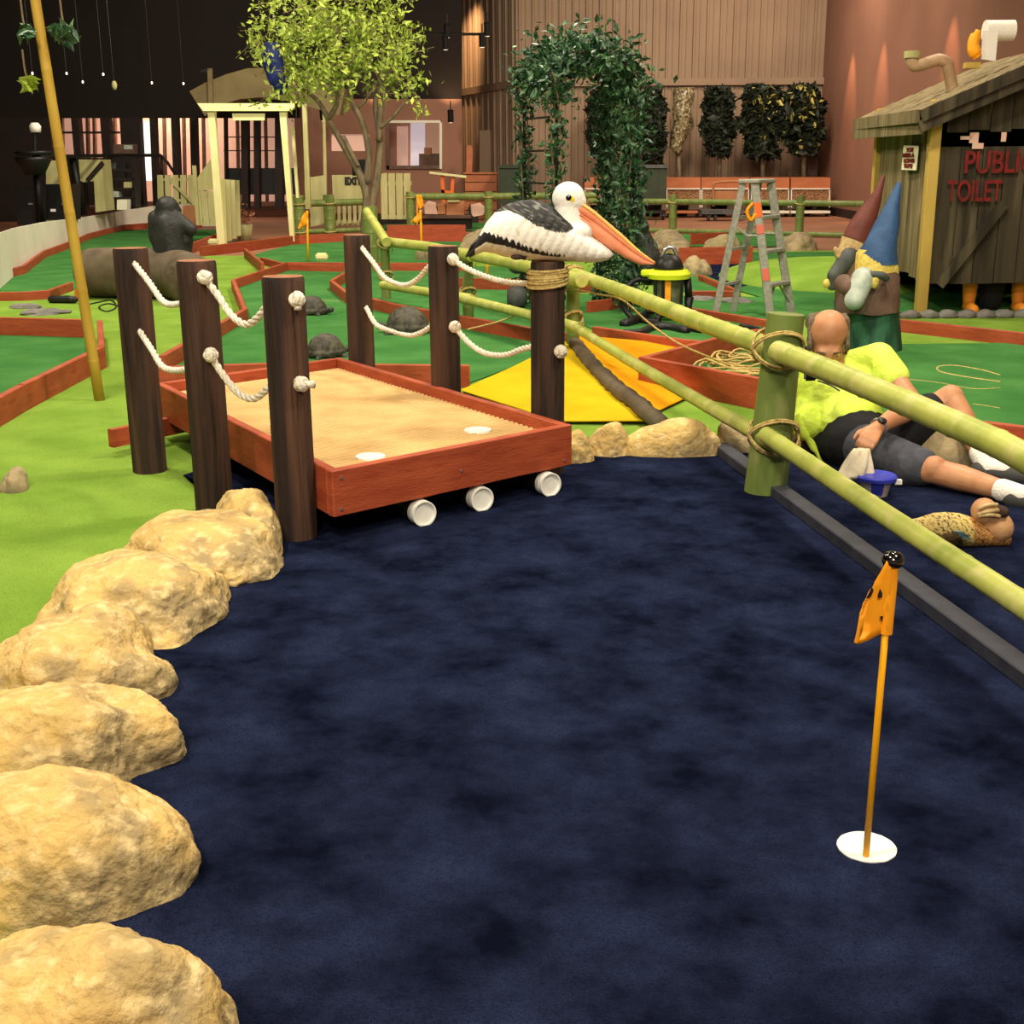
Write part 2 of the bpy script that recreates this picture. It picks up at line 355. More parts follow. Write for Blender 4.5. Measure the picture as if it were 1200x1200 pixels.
kerb([(222, 298), (258, 283), (262, 272)], 'timber board behind the black ape near the gate post', .16)
kerb([(236, 301), (300, 293), (350, 286), (404, 284)], 'long timber edging crossing in front of the gate', .16)
kerb([(400, 320), (336, 318), (307, 310)], 'low timber edging nearest the gate flag', .1)
kerb([(395, 294), (288, 302), (308, 320)][1:] , 'pointed timber corner left of the gate flag', .14)
kerb([(545, 319), (336, 318), (274, 340), (288, 377), (192, 436)], 'zigzag timber edging behind the dock', .12)
kerb([(178, 457), (320, 452), (548, 455)], 'straight timber board directly behind the dock', .15)
kerb([(404, 331), (389, 341), (407, 356), (464, 371), (540, 386), (624, 402), (668, 408)], 'timber edging running behind the turtles', .12)
kerb([(697, 397), (800, 413), (832, 416)], 'timber edging above the yellow sand carpet', .1)
kerb([(755, 446), (870, 412), (905, 409)], 'timber board of the wedge nearest the stepladder', .16)
kerb([(752, 452), (905, 484), (960, 498)], 'broad red timber board left of the bamboo post', .19)
kerb([(800, 369), (912, 388)], 'thin timber edging in front of the stepladder', .08)
kerb([(690, 368), (745, 361)], 'timber edging at the foot of the ivy arch', .12)
kerb([(806, 350), (866, 350)], 'short timber edging behind the vacuum', .08)
kerb([(820, 330), (862, 348)], 'slanting timber edging by the small pond mat', .08)
kerb([(796, 313), (880, 311)], 'dark red timber board behind the small pond mat', .26)
kerb([(810, 288), (850, 286)], 'small timber block between the far boulders', .2)
kerb([(1050, 389), (1110, 396), (1300, 419)], 'timber edging in front of the shed', .11)
kerb([(1150, 516), (1260, 530)], 'short timber edging by the white sock at right', .1)
kerb([(455, 283), (545, 283)], 'timber board below the right hand yellow flag', .3)
kerb([(440, 264), (560, 262)], 'dark timber edging behind the far flag', .22, m='dark')
kerb([(540, 340), (700, 344)], 'timber edging behind the pelican post', .14)
kerb([(560, 298), (640, 303)], 'dark timber edging below the pelican tail', .2)
t = thing('batten', G(843, 532), 'charcoal timber batten lying across the navy carpet under the bamboo fence', 'batten')
a = G(843, 532); b = G(1440, 982); beam(bm := nb(), a+V((0, 0, .03)), b+V((0, 0, .03)), .075, .055); bmesh.ops.bevel(bm, geom=bm.edges[:], offset=.004, affect='EDGES')
obj('board', bm, 'batten', t)
# ================================================================== STONE BANK
GS = 'moulded sandstone rocks around the navy pond'
rock(-90, 290, 1045, 1360, .26, 'nearest pale sandstone rock at the bottom left corner', seed=1, group=GS)
rock(-80, 250, 880, 1100, .25, 'broad rounded sandstone rock second from the bottom left corner', seed=5, group=GS, amp=.1)
rock(-80, 212, 780, 950, .23, 'sandstone rock third from the bottom left corner', seed=3, group=GS)
rock(-10, 208, 700, 862, .22, 'grey topped sandstone rock halfway up the left bank', seed=4, group=GS)
rock(55, 272, 622, 778, .2, 'long golden sandstone rock below the left post', seed=8, group=GS, rot=.35)
rock(150, 332, 586, 698, .17, 'flat sandstone rock between dock and left bank', seed=6, group=GS, rot=.4)
rock(256, 336, 560, 662, .2, 'upright orange sandstone rock against the front dock post', seed=9, group=GS, rot=.3)
rock(90, 215, 640, 720, .1, 'low thin sandstone rock on the turf side of the bank', seed=7, group=GS, rot=.5)
rock(648, 696, 508, 547, .16, 'small sandstone rock at the right corner of the dock', seed=11, group=GS)
rock(684, 742, 500, 539, .17, 'rounded sandstone rock second from the dock', seed=12, group=GS)
rock(733, 842, 492, 540, .2, 'long pale sandstone rock beside the log end', seed=14, group=GS, amp=.1)
rock(834, 905, 490, 534, .17, 'brownish sandstone rock left of the bamboo post', 'stonegrey', seed=13, group=GS)
rock(928, 972, 492, 540, .17, 'brown rock between the bamboo post and the man', 'stonegrey', seed=15, group=GS)
rock(1072, 1156, 514, 552, .2, 'flat topped tan rock behind the man\'s outstretched leg', 'stonegrey', seed=16, group=GS)
GB = 'grey boulders at the far edge of the course'
for i, (a, b, c, d, h, l) in enumerate([(762, 802, 270, 296, .28, 'grey boulder right of the ivy arch'), (825, 868, 278, 294, .25, 'grey boulder behind the ladder legs'), (912, 956, 275, 295, .26, 'grey boulder right of the stepladder'), (540, 590, 270, 298, .32, 'grey boulder under the pelican tail'), (487, 505, 294, 306, .25, 'little grey rock at the far flag'), (797, 832, 303, 326, .25, 'brown grey rock behind the vacuum lid'), (630, 660, 262, 280, .4, 'pale boulder seen beside the pelican neck')]):
    rock(a, b, c, d, h, l, 'stonegrey', seed=20+i, group=GB)
for i, (a, b, c, d, l) in enumerate([(26, 82, 360, 371, 'flat grey slate slab lying behind the leftmost surround'), (805, 838, 346, 354, 'flat grey slate slab left of the ladder foot'), (842, 882, 347, 357, 'flat grey slate slab under the stepladder'), (10, 50, 356, 363, 'thin slate slab at the left edge of the frame')]):
    rock(a, b, c, d, .05, l, 'slate', seed=40+i, name='slate_slab', amp=.2)
rock(2, 34, 555, 580, .1, 'tip of a dark rock on the turf at the left edge', 'stonegrey', seed=50)
# ================================================================== DOCK
fl, fr, br, bl = [V((*p, 0)) for p in ((-.669, 4.452), (.262, 5.266), (-1.007, 7.254), (-1.861, 6.417))]
dock = thing('dock', (-.8, 5.8, 0), 'red timber putting dock on dark posts with white rope railings', 'dock')
ZT, ZB = .302, .122
def rimb(a, b, n='rim_board'):
    d = (b-a).normalized(); beam(bm := nb(), a+V((0, 0, (ZT+ZB)/2)), b+V((0, 0, (ZT+ZB)/2)), .04, ZT-ZB)
    bmesh.ops.bevel(bm, geom=bm.edges[:], offset=.004, segments=1, affect='EDGES')
    return obj(n, bm, 'red', dock)
ef = (fr-fl).normalized(); el = (bl-fl).normalized()
fb_ = rimb(fl+el*.02, fr+el*.02); rimb(fl+ef*.02+el*.045, bl+ef*.02); rimb(fr-ef*.02+el*.045, br-ef*.02); rimb(bl+ef*.045-el*.02, br-ef*.045-el*.02)
for (px, py) in ((412, 554), (396, 596)):
    p = G(px, py, ZB+.1); 
# screw heads on the front board
for t_, z in ((.03, .15), (.035, .27), (.965, .15), (.5, .2)):
    p = fl.lerp(fr, t_) + V((0, 0, z)) - el*.002; nrm = V((ef.y, -ef.x, 0))
    lathe(bm := nb(), p, [(.001, .004), (.006, .004), (.006, -.002)], 10, (ef, V((0, 0, 1)), nrm)); obj('screw_head', bm, 'steel', fb_)
# ribbed mat
bm = nb(); n = 58; Lz = (bl-fl).length
rows = []
for i in range(n*4+1):
    s = i/(n*4); z = .24 + .011*(0 if (i % 4) in (0, 3) else 1)
    a = fl.lerp(bl, s) + ef*.04; b = fr.lerp(br, s) - ef*.04
    if s < .015 or s > .985: continue
    rows.append((bm.verts.new(a+V((0, 0, z))), bm.verts.new(b+V((0, 0, z)))))
for a, b in zip(rows, rows[1:]): bm.faces.new((a[0], b[0], b[1], a[1]))
obj('ribbed_mat', bm, 'deck', dock)
q = [fl+ef*.03+el*.03, fr-ef*.03+el*.03, br-ef*.03-el*.03, bl+ef*.03-el*.03]
obj('deck_board', prism(nb(), [p+V((0, 0, .2)) for p in q], (0, 0, .038)), 'dark', dock)
for px, py in ((434, 535), (560, 504)):
    p = G(px, py, .252); lathe(bm := nb(), (p.x, p.y, .247), [(.001, .007), (.05, .007), (.052, .009), (.06, .009), (.062, 0)], 28)
    obj('hole_cup', bm, 'white', dock, smooth=True, auto=40)
for px, py in ((497, 602), (565, 585), (645, 568)):
    s = (px-388)/(670-388); base = fl.lerp(fr, min(s*.93+.02, .95)) + el*.1; base.z = .062
    p0 = base - el*.16; 
    p0 = G(px, py, .062) ; p0 = V((p0.x, p0.y, .062))
    tube(bm := nb(), [p0+el*.055, p0+el*.5], .05, 24); pp = obj('drain_pipe', bm, 'black', dock, smooth=True, auto=40)
    s1 = el.cross(V((0, 0, 1)))
    bm = lathe(nb(), p0-el*.006, [(.001, .01), (.044, .01), (.046, 0), (.052, 0), (.052, .05)], 28, (s1, V((0, 0, 1)), el)); obj('pipe_liner', bm, 'white', pp, smooth=True, auto=30)
for k in (.2, .5, .8):
    beam(bm := nb(), fl.lerp(fr, k)+el*.06+V((0, 0, .16)), bl.lerp(br, k)-el*.06+V((0, 0, .16)), .045, .075); obj('joist', bm, 'dark', dock)
beam(bm := nb(), bl-ef*.33-el*.25+V((0, 0, .1)), bl+ef*.3-el*.1+V((0, 0, .1)), .04, .09); obj('rear_bearer', bm, 'red', dock)
PB = {1: (-1.712, 5.695, 1.04), 2: (-1.242, 4.983, 1.035), 3: (-.83, 4.583, 1.005), 4: (-.867, 7.17, 1.01), 5: (-.334, 6.3, 1.0), 6: (.167, 5.59, .975)}
def wpost(k):
    x, y, h = PB[k]; bm = nb(); n = 32; rings = []
    for j in range(15):
        z = (h-.012)*j/14; rr = .078 if k < 4 else .076
        rings.append([bm.verts.new(V((x, y, z)) + V((math.cos(2*PI*i/n), math.sin(2*PI*i/n), 0))*(rr*(1+.025*noise.noise(V((math.cos(2*PI*i/n)*2+k*5, math.sin(2*PI*i/n)*2, z)))))) for i in range(n)])
    rt = [bm.verts.new(V((x, y, h)) + (v.co-V((x, y, v.co.z)))*.94) for v in rings[-1]]
    rings.append(rt)
    for a, b in zip(rings, rings[1:]):
        for i in range(n): bm.faces.new((a[i], a[(i+1) % n], b[(i+1) % n], b[i]))
    f = bm.faces.new(rt); f.material_index = 1
    f.normal_update()
    return obj('post', bm, ['post', 'posttop'], dock, smooth=True, auto=40)
posts = {k: wpost(k) for k in PB}
def rope(px, Ya, Yb, name='rope', r=.0135, taper=None):
    n = len(px); P = [W(x, y, Ya+(Yb-Ya)*((x-px[0][0])/(px[-1][0]-px[0][0] or 1))) for x, y in px]
    P = smooth_pts(P, 8); bm = nb(); rs = [r]*len(P)
    # three-strand lay
    t = [bm]; prev = None; L = 0
    for st in range(3):
        Q = []; L = 0
        for i, p in enumerate(P):
            if i: L += (P[i]-P[i-1]).length
            d = (P[min(i+1, len(P)-1)]-P[max(i-1, 0)]).normalized(); a = d.cross(V((0, 0, 1)))
            a = a.normalized() if a.length > .01 else V((1, 0, 0)); b = d.cross(a); ph = L/.014*.9+st*2*PI/3
            Q.append(p + (a*math.cos(ph)+b*math.sin(ph))*r*.5)
        # resample finer
        tube(bm, smooth_pts(Q, 2), r*.62, 7)
    return obj(name, bm, 'rope', dock, smooth=True)
def knot(px, py, Y, par, stub=None, s=.027):
    c = W(px, py, Y); bm = nb(); ell(bm, c, (s*.8, s*.8, s))
    for a in range(4):
        e = V((random.gauss(0, 1), random.gauss(0, 1), random.gauss(0, 1))).normalized(); o_ = e.orthogonal().normalized(); b = e.cross(o_)
        tube(bm, [c + (o_*math.cos(2*PI*k/14)+b*math.sin(2*PI*k/14))*s*.78 for k in range(15)], .0105, 8)
    if stub: tube(bm, [c, c+V(stub)*.6, c+V(stub)], [.013, .013, .015], 10)
    return obj('knot', bm, 'rope', par, smooth=True)
y = {k: v[1] for k, v in PB.items()}
rp = rope([(157, 308), (175, 331), (190, 352), (202, 357), (222, 352), (236, 340)], y[1]-.06, y[2]); 
rp = rope([(163, 387), (178, 410), (190, 429), (205, 434), (222, 431), (240, 418)], y[1]-.06, y[2])
rp = rope([(240, 326), (256, 347), (270, 368), (287, 380), (302, 372), (318, 350), (330, 332)], y[2]-.07, y[3]); knot(240, 325, y[2]-.1, rp)
rp = rope([(247, 417), (262, 440), (280, 461), (297, 467), (312, 457), (326, 444), (338, 432)], y[2]-.07, y[3]); knot(247, 416, y[2]-.1, rp)
knot(348, 351, y[3]-.09, posts[3], (.004, -.01, -.035)); knot(353, 450, y[3]-.09, posts[3], (.05, -.01, 0))
rp = rope([(424, 290), (437, 307), (452, 326), (473, 334), (488, 328), (501, 314), (512, 303)], y[4]-.06, y[5])
rp = rope([(429, 360), (439, 378), (450, 385), (478, 393), (495, 389), (508, 380), (516, 372)], y[4]-.06, y[5])
rp = rope([(531, 304), (548, 315), (572, 325), (598, 331), (628, 332)], y[5]-.07, y[6]); knot(531, 304, y[5]-.09, rp)
rp = rope([(535, 386), (551, 403), (569, 414), (592, 416), (612, 409), (634, 404)], y[5]-.07, y[6]); knot(533, 383, y[5]-.09, rp)
knot(657, 412, y[6]-.09, posts[6])
# twine round the pelican's post
bm = nb(); x6, y6, h6 = PB[6]; P = []
for i in range(8*24+1):
    a = 2*PI*i/24; k = i/24; P.append(V((x6+math.cos(a)*(.088+.004*math.sin(k*3)), y6+math.sin(a)*(.088+.004*math.cos(k*5)), .868+.009*k+.014*math.sin(a+.6)*(1-.1*k))))
tube(bm, P, .0065, 6); P = [p+V((0, 0, .006)) for p in P[::-1]]
obj('twine_coil', bm, 'twine', smooth=True, label='straw coloured twine wound round the post under the pelican', cat='twine')
# ================================================================== PELICAN
def pelican():
    Y0 = y6; t = thing('pelican', (x6, y6, h6), 'black and white pelican figure with long orange bill sitting on a post', 'pelican')
    def q(u, v, dy=0): return W(520+u/4, 180+v/4, Y0+dy)
    top = [(102, 482), (140, 430), (170, 375), (200, 322), (250, 265), (300, 236), (350, 222), (410, 214), (460, 224), (510, 248), (560, 290), (620, 335), (680, 380), (740, 420), (775, 448), (795, 470)]
    bot = [(104, 484), (130, 482), (160, 470), (190, 460), (230, 465), (280, 482), (340, 490), (400, 495), (460, 500), (520, 503), (580, 505), (640, 508), (690, 510), (740, 506), (775, 496), (793, 478)]
    def interp(tab, s):
        f = s*(len(tab)-1); i = min(int(f), len(tab)-2); k = f-i; return (tab[i][0]*(1-k)+tab[i+1][0]*k, tab[i][1]*(1-k)+tab[i+1][1]*k)
    bm = nb(); NS, NR = 300, 120; cl = bm.loops.layers.color.new('plumage'); rings = []
    rnd = random.Random(3); saw = [rnd.uniform(-9, 9) for _ in range(400)]
    px = {}
    for i in range(NS+1):
        s = .5*(1-math.cos(PI*i/NS))*.35 + .65*i/NS
        a, b = interp(top, s), interp(bot, s); c = ((a[0]+b[0])/2, (a[1]+b[1])/2); A_, B_ = q(*a), q(*b); C_ = (A_+B_)/2; hh = (A_-B_)/2
        wd = .125*math.sin(PI*min(1, max(0, s))**.85)**.7 + .004
        if s < .25: wd = .03 + .085*(s/.25)
        ring = []
        for k in range(NR):
            th = 2*PI*k/NR; ct, st = math.cos(th), math.sin(th)
            p = C_ + hh*ct + V((0, -1, 0))*wd*(math.copysign(abs(st)**.85, st))
            w = bm.verts.new(p); u_, v_ = c[0]+(a[0]-c[0])*ct, c[1]+(a[1]-c[1])*ct; px[w] = (u_, v_, st); ring.append(w)
        rings.append(ring)
    fs = []
    for a, b in zip(rings, rings[1:]):
        for k in range(NR): fs.append(bm.faces.new((a[k], a[(k+1) % NR], b[(k+1) % NR], b[k])))
    bm.faces.new(rings[0]); bm.faces.new(rings[-1])
    white = (247, 246, 240); grey = (84, 84, 86); lg = (158, 158, 154); blk = (36, 34, 32); under = (236, 232, 218)
    def lerp(tab, u):
        if u <= tab[0][0]: return tab[0][1]
        for (x0, y0), (x1, y1) in zip(tab, tab[1:]):
            if u <= x1: return y0+(y1-y0)*(u-x0)/(x1-x0)
        return tab[-1][1]
    def colr(u, v, st):
        jag = 10*abs(((u*.045+.25*math.sin(u*.05)) % 1)-.5)*2 * (1.7 + .5*math.sin(u*.21))
        bt = lerp([(100, 470), (150, 392), (200, 362), (260, 380), (330, 402), (420, 440), (500, 462), (560, 470)], u) + jag - 8
        bb = lerp([(100, 500), (150, 442), (200, 408), (300, 428), (400, 458), (480, 474), (560, 478)], u)
        if u < 148 and v > 400-(u-150)*2-40: return blk
        if u < 565 and bt < v < bb: return blk
        if v >= bb and u < 620: return under
        g0 = lerp([(235, 275), (300, 262), (360, 285), (430, 330), (520, 360), (570, 365), (612, 345)], u)
        if 225 < u < 615 and v < g0:
            n = noise.noise(V((u*.022+v*.012, (v-u*.5)*.13, 2))); k_ = min(1, max(0, (n+.35)/.75)); return tuple(52+(c_-52)*k_**1.6 for c_ in (176, 176, 172))
        return white if noise.noise(V((u*.03, v*.03, 5))) > -.35 else (238, 236, 226)
    for f in fs:
        for l in f.loops:
            c3 = colr(*px[l.vert]); l[cl] = s2l(c3)
    # feather relief
    for w in px:
        u_, v_, st = px[w]
        if 225 < u_ < 760 and 250 < v_ < 490: w.co.y += -.0035*math.copysign(1, st)*abs(math.sin(u_*.07+v_*.035))*abs(st)
    obj('body', bm, 'plumage', t, smooth=True)
    # wing flight-feather tips
    for i in range(15):
        u0 = 195+i*25; v0 = 372+i*6.4 - (8 if i < 2 else 0); a = q(u0-26, v0-22, -.112-.01*math.sin(i)); b = q(u0+10, v0+14, -.122)
        continue
        bm = tube(nb(), [a, a.lerp(b, .6), b], [.014, .013, .003], 8)
        obj('wing_feather', bm, 'plum_white', t, smooth=True)
    for i, (u0, v0, u1, v1) in enumerate([(200, 385, 104, 484), (190, 400, 120, 486), (215, 378, 118, 460)]):
        a = q(u0, v0, -.05+.03*i); b = q(u1, v1, -.015+.02*i); m_ = a.lerp(b, .6)
        bm = tube(nb(), [a, m_, b], [.022, .02, .004], 8); obj('tail_feather', bm, 'black', t, smooth=True)
    # neck and head
    bm = nb(); caps(bm, q(590, 330), q(572, 230), .062, .05); ell(bm, q(585, 207), (.073, .058, .07)); ell(bm, q(622, 225), (.045, .042, .04)); ell(bm, q(620, 370, 0), (.075, .085, .06))
    hd = remesh(obj('head', bm, 'plum_white', t), .007, 3)
    for sgn in (-1, 1):
        e = q(586, 207, sgn*.052)
        bm = ell(nb(), e, (.014, .01, .014)); obj('eye', bm, 'eyeblack', hd, smooth=True)
        bm = ell(nb(), q(596, 212, sgn*.047), (.021, .01, .02)); obj('eye_ring', bm, 'eyeyellow', hd, smooth=True)
    # bill: pouch then upper mandible
    def blade(tp, bt, wd, nm, m_):
        bm = nb(); rings = []; K = 28
        for i in range(K+1):
            s = i/K; a = interp(tp, s); b = interp(bt, s); A_, B_ = q(*a), q(*b); c = (A_+B_)/2; h = (A_-B_)/2; w_ = wd*(1-s)**.75+.004
            rings.append([bm.verts.new(c + h*math.cos(2*PI*k/20) + V((0, -1, 0))*w_*math.sin(2*PI*k/20)) for k in range(20)])
        for a, b in zip(rings, rings[1:]):
            for k in range(20): bm.faces.new((a[k], a[(k+1) % 20], b[(k+1) % 20], b[k]))
        bm.faces.new(rings[0]); bm.faces.new(rings[-1]); return obj(nm, bm, m_, t, smooth=True)
    blade([(560, 262), (640, 275), (720, 325), (800, 390), (880, 455), (950, 500), (985, 515)], [(556, 275), (610, 330), (690, 385), (770, 440), (850, 490), (920, 522), (985, 521)], .036, 'pouch', 'peachbill')
    blade([(565, 238), (645, 222), (700, 262), (770, 325), (840, 388), (920, 460), (990, 508)], [(555, 268), (640, 285), (715, 335), (795, 398), (870, 455), (940, 500), (990, 518)], .03, 'upper_bill', 'peachbill')
    blade([(650, 228), (705, 265), (775, 325), (845, 385), (925, 460), (992, 508)], [(640, 245), (700, 290), (770, 350), (840, 410), (915, 470), (990, 516)], .033, 'bill_ridge', 'goldbill')
    blade([(590, 262), (650, 290), (730, 352), (810, 420), (880, 475)], [(590, 270), (648, 298), (728, 360), (808, 427), (878, 480)], .034, 'bill_crease', mat('bill_crease', (150, 74, 50), .5))
    # webbed foot folded under
    bm = tube(nb(), smooth_pts([q(312, 465, -.06), q(330, 462, -.07), q(352, 480, -.07), q(385, 492, -.07)], 5), .009, 8); ell(bm, q(345, 485, -.07), (.03, .02, .012)); obj('foot', bm, 'post', t, smooth=True)
    return t
M['plum_white'] = mat('white_feather_paint', (240, 238, 228), .6, (226, 222, 206), 10, .5, .7, bump=.4, bs=50)
pelican()
# ================================================================== BAMBOO FENCES
def bamboo_bm(pts, r, node=.3, n=20, r2=None):
    """straight-segmented culm with raised nodes"""
    P = [V(p) for p in pts]; L = [0]
    for a, b in zip(P, P[1:]): L.append(L[-1]+(b-a).length)
    tot = L[-1]; r2 = r2 or r; S = []; s = 0; nodes = []; k = node*.6
    while k < tot-.03: nodes.append(k); k += node*random.uniform(.85, 1.15)
    ss = sorted(set([0, tot] + [x for nd in nodes for x in (nd-.02, nd-.008, nd, nd+.008, nd+.02)] + [tot*i/12 for i in range(13)]))
    Q, R_ = [], []
    for s in ss:
        i = max(j for j in range(len(L)) if L[j] <= s+1e-9); i = min(i, len(P)-2); Q.append(P[i].lerp(P[i+1], (s-L[i])/(L[i+1]-L[i])))
        rr = r+(r2-r)*s/tot; d = min([abs(s-nd) for nd in nodes] or [1]); R_.append(rr*(1.05 if d < .002 else 1.025 if d < .01 else 1.0))
    return tube(nb(), Q, R_, n)
def lash(c, ax, r, par, m='twine', k=5, th=.006):
    """crossed rope lashing around a joint; c centre, ax rail direction"""
    ax = V(ax).normalized(); z = V((0, 0, 1)); s = ax.cross(z).normalized(); bm = nb()
    for j in range(k):
        for sg in (1, -1):
            e1 = (ax+z*sg*.9).normalized(); nrm = e1.cross(s).normalized(); o_ = V(c)+nrm*(j-(k-1)/2)*th*1.9
            tube(bm, [o_ + e1*math.cos(2*PI*i/20)*r*1.5 + s*math.sin(2*PI*i/20)*r*1.45 for i in range(21)], th, 6)
    tube(bm, smooth_pts([V(c)-s*r*1.4, V(c)-s*r*1.5-z*.05+ax*.02, V(c)-s*r*1.3-z*.1+ax*.03], 4), th*.8, 6)
    return obj('lashing', bm, m, par, smooth=True)
fence = thing('bamboo_fence', G(900, 575), 'near bamboo post and rail fence lashed with twine on the right', 'fence')
def V3(p, z): return V((p[0], p[1], z))
pA = V((1.123, 5.187, 0)); pB = V((.478, 9.5, 0)); pC = G(549, 376); pD = G(453, 352)
pE = V((G(436, 318).x, G(436, 318).y, 0))
# posts
def bpost(p, h, r0, r1, par, lean=(0, 0), node=.2):
    return obj('post', bamboo_bm([p, p+V((lean[0], lean[1], h))], r0, node, 22, r1), 'bampost', par, smooth=True, auto=45)
o_ = bpost(pA+V((-.02, .02, 0)), .78, .092, .078, fence, (.05, 0), .38)
bpost(pB, .6, .05, .05, fence); bpost(pC, .62, .05, .05, fence); bpost(pD, .62, .05, .05, fence); bpost(pE, .85, .1, .1, fence)
def rail(px, zs, r, r2=None, node=.3, par=fence, m='bam'):
    P = [G(x, y, z) for (x, y), z in zip(px, zs)]; return obj('rail', bamboo_bm(P, r, node, 22, r2), m, par, smooth=True, auto=45)
rail([(666, 318), (740, 345), (830, 381), (925, 416)], [.585, .6, .615, .63], .043, .045)
rail([(912, 412), (980, 438), (1080, 480), (1170, 520), (1230, 552), (1460, 662)], [.66, .66, .66, .66, .66, .66], .044, .036)
rail([(668, 380), (740, 424), (830, 476), (925, 530)], [.25, .255, .26, .26], .031, .034)
rail([(898, 510), (960, 552), (1050, 612), (1170, 690), (1230, 730), (1460, 883)], [.29, .29, .29, .29, .29, .29], .036, .034)
rail([(540, 297), (605, 309), (682, 329)], [.6, .6, .6], .05, .047); rail([(448, 283), (500, 289), (553, 300)], [.6, .6, .6], .05)
rail([(448, 334), (500, 342), (553, 350)], [.26, .26, .26], .04); rail([(538, 349), (600, 364), (680, 384)], [.26, .26, .26], .04, .036)
rail([(430, 248), (453, 284)], [.88, .63], .047)
for (x, yy, z, par) in ((905, 408, .64, fence), (905, 515, .27, fence)):
    c = G(x+2, yy, z); lash(V((pA.x, pA.y, c.z)), V((.09, -1, 0)), .074, fence, k=2, th=.0055)
for p in (pB, pC, pD):
    for z in (.59, .255): lash(V((p.x, p.y, z)), V((.4, -1, 0)), .052, fence, k=2)

# tall golden cane at left
p0 = G(117, 470); p1 = W(14, -170, p0.y)
obj('bamboo_pole', bamboo_bm([p0, p1], .032, .42, 16, .028), 'bamyel', smooth=True, label='tall golden bamboo pole leaning at the far left', cat='pole')
# ---- second and third fences in the distance
def small_fence(label, posts_px, rails, h, r=.05, m='bampost'):
    t = thing('bamboo_fence', G(*posts_px[0]), label, 'fence', None)
    for p in posts_px: bpost(G(*p), h, r*1.15, r*1.1, t)
    for px, z, rr in rails:
        P = [G(x, yy) for x, yy in px]; P = [V((p.x, p.y, z)) for p in P]
        obj('rail', bamboo_bm(P, rr, .35, 14), m, t, smooth=True, auto=45)
    for p in posts_px:
        for _, z, rr in rails:
            c = G(*p); tube(bm := nb(), [c+V((math.cos(a)*r*1.35, math.sin(a)*r*1.35, z+.02*math.sin(a))) for a in [2*PI*i/16 for i in range(17)]], .012, 5); obj('lashing', bm, 'twine', t)
    return t
small_fence('green bamboo fence in front of the loading trolleys at the back', [(788, 274), (936, 278)], [([(690, 272), (788, 274), (936, 278), (1010, 280)], .62, .055), ([(690, 272), (788, 274), (936, 278), (1010, 280)], .06, .045)], .75, .07, 'bampost')
small_fence('green bamboo fence standing just right of the gate', [(352, 275), (387, 274)], [([(352, 275), (387, 274), (436, 272)], .62, .07), ([(352, 275), (387, 274), (436, 272)], .06, .05)], .78, .1)
small_fence('dark green bamboo fence behind the far right hand flag', [(482, 272), (573, 272)], [([(482, 272), (573, 272), (700, 271)], .72, .07)], .82, .08)

# ---- log and ape
a = G(120, 352); b = G(216, 356)
bm = nb(); pts = [V((a.x-.18, a.y+.3, .27)), V((a.x+.3, a.y+.15, .28)), V((a.x+.75, a.y+.05, .27)), V((b.x+.12, b.y-.05, .25))]
tube(bm, smooth_pts(pts, 8), .27, 24); ell(bm, pts[0], (.2, .26, .26)); ell(bm, pts[-1], (.16, .24, .24))
o_ = remesh(obj('fallen_log', bm, 'log', label='thick rounded brown log lying behind the left dock posts', cat='log'), .03, 6)
logtop = .5
def ape():
    Y0 = a.y+.1
    def q(u, v, d=0): return W(170+u/13.33, 225+v/13.33, Y0+d)
    base = W(205, 308, Y0); t = thing('ape_figure', (base.x, Y0, base.z), 'black ape figure sitting hunched on the brown log', 'animal figure')
    bm = nb()
    caps(bm, q(430, 950), q(370, 560), .2, .19); caps(bm, q(370, 560), q(340, 400), .19, .13)
    ell(bm, q(345, 235, .02), (.125, .13, .12)); ell(bm, q(470, 290, .08), (.07, .08, .06)); ell(bm, q(400, 200, .05), (.09, .1, .05))
    caps(bm, q(150, 400), q(150, 700, -.05), .075, .07); caps(bm, q(150, 700, -.05), q(300, 1000, -.08), .07, .06)
    caps(bm, q(500, 430, -.03), q(720, 590, -.05), .085, .07); caps(bm, q(720, 590, -.05), q(600, 560, .1), .06, .05)
    caps(bm, q(350, 1000, -.05), q(640, 760, -.02), .1, .08); caps(bm, q(650, 740, 0), q(620, 1000, 0), .075, .07); caps(bm, q(220, 1080), q(560, 1060), .08, .08)
    bd_ = remesh(obj('body', bm, 'chimp', t), .018, 5)
    for u in (225, 475): obj('ear', ell(nb(), q(u, 235), (.025, .03, .045)), 'chimp', t, smooth=True)
    bm = ell(nb(), q(430, 255, .1), (.06, .06, .05)); obj('muzzle', bm, 'ggrey', t, smooth=True)
ape()
# small tools on the turf behind
c = G(96, 353); bm = box(nb(), (c.x, c.y, .07), (.12, .1, .14)); bmesh.ops.bevel(bm, geom=bm.edges[:], offset=.02, segments=2, affect='EDGES')
t = thing('spray_bottle', (c.x, c.y, 0), 'small orange container standing before the brown log', 'container'); obj('body', bm, 'orange', t, smooth=True, auto=40)
obj('nozzle', lathe(nb(), (c.x, c.y, .14), [(.03, 0), (.03, .03), (.02, .05)], 12), 'white', t)
c = G(78, 356); t = thing('cordless_drill', (c.x, c.y, 0), 'black cordless tool lying on the turf at left', 'tool')
bm = nb(); caps(bm, (c.x-.16, c.y+.02, .045), (c.x+.1, c.y-.03, .045), .04, .035, 10); obj('body', bm, 'black', t, smooth=True)
bm = nb(); caps(bm, (c.x-.1, c.y+.02, .05), (c.x-.05, c.y+.2, .04), .03, .03, 10); obj('handle', bm, 'ggreen', t, smooth=True)
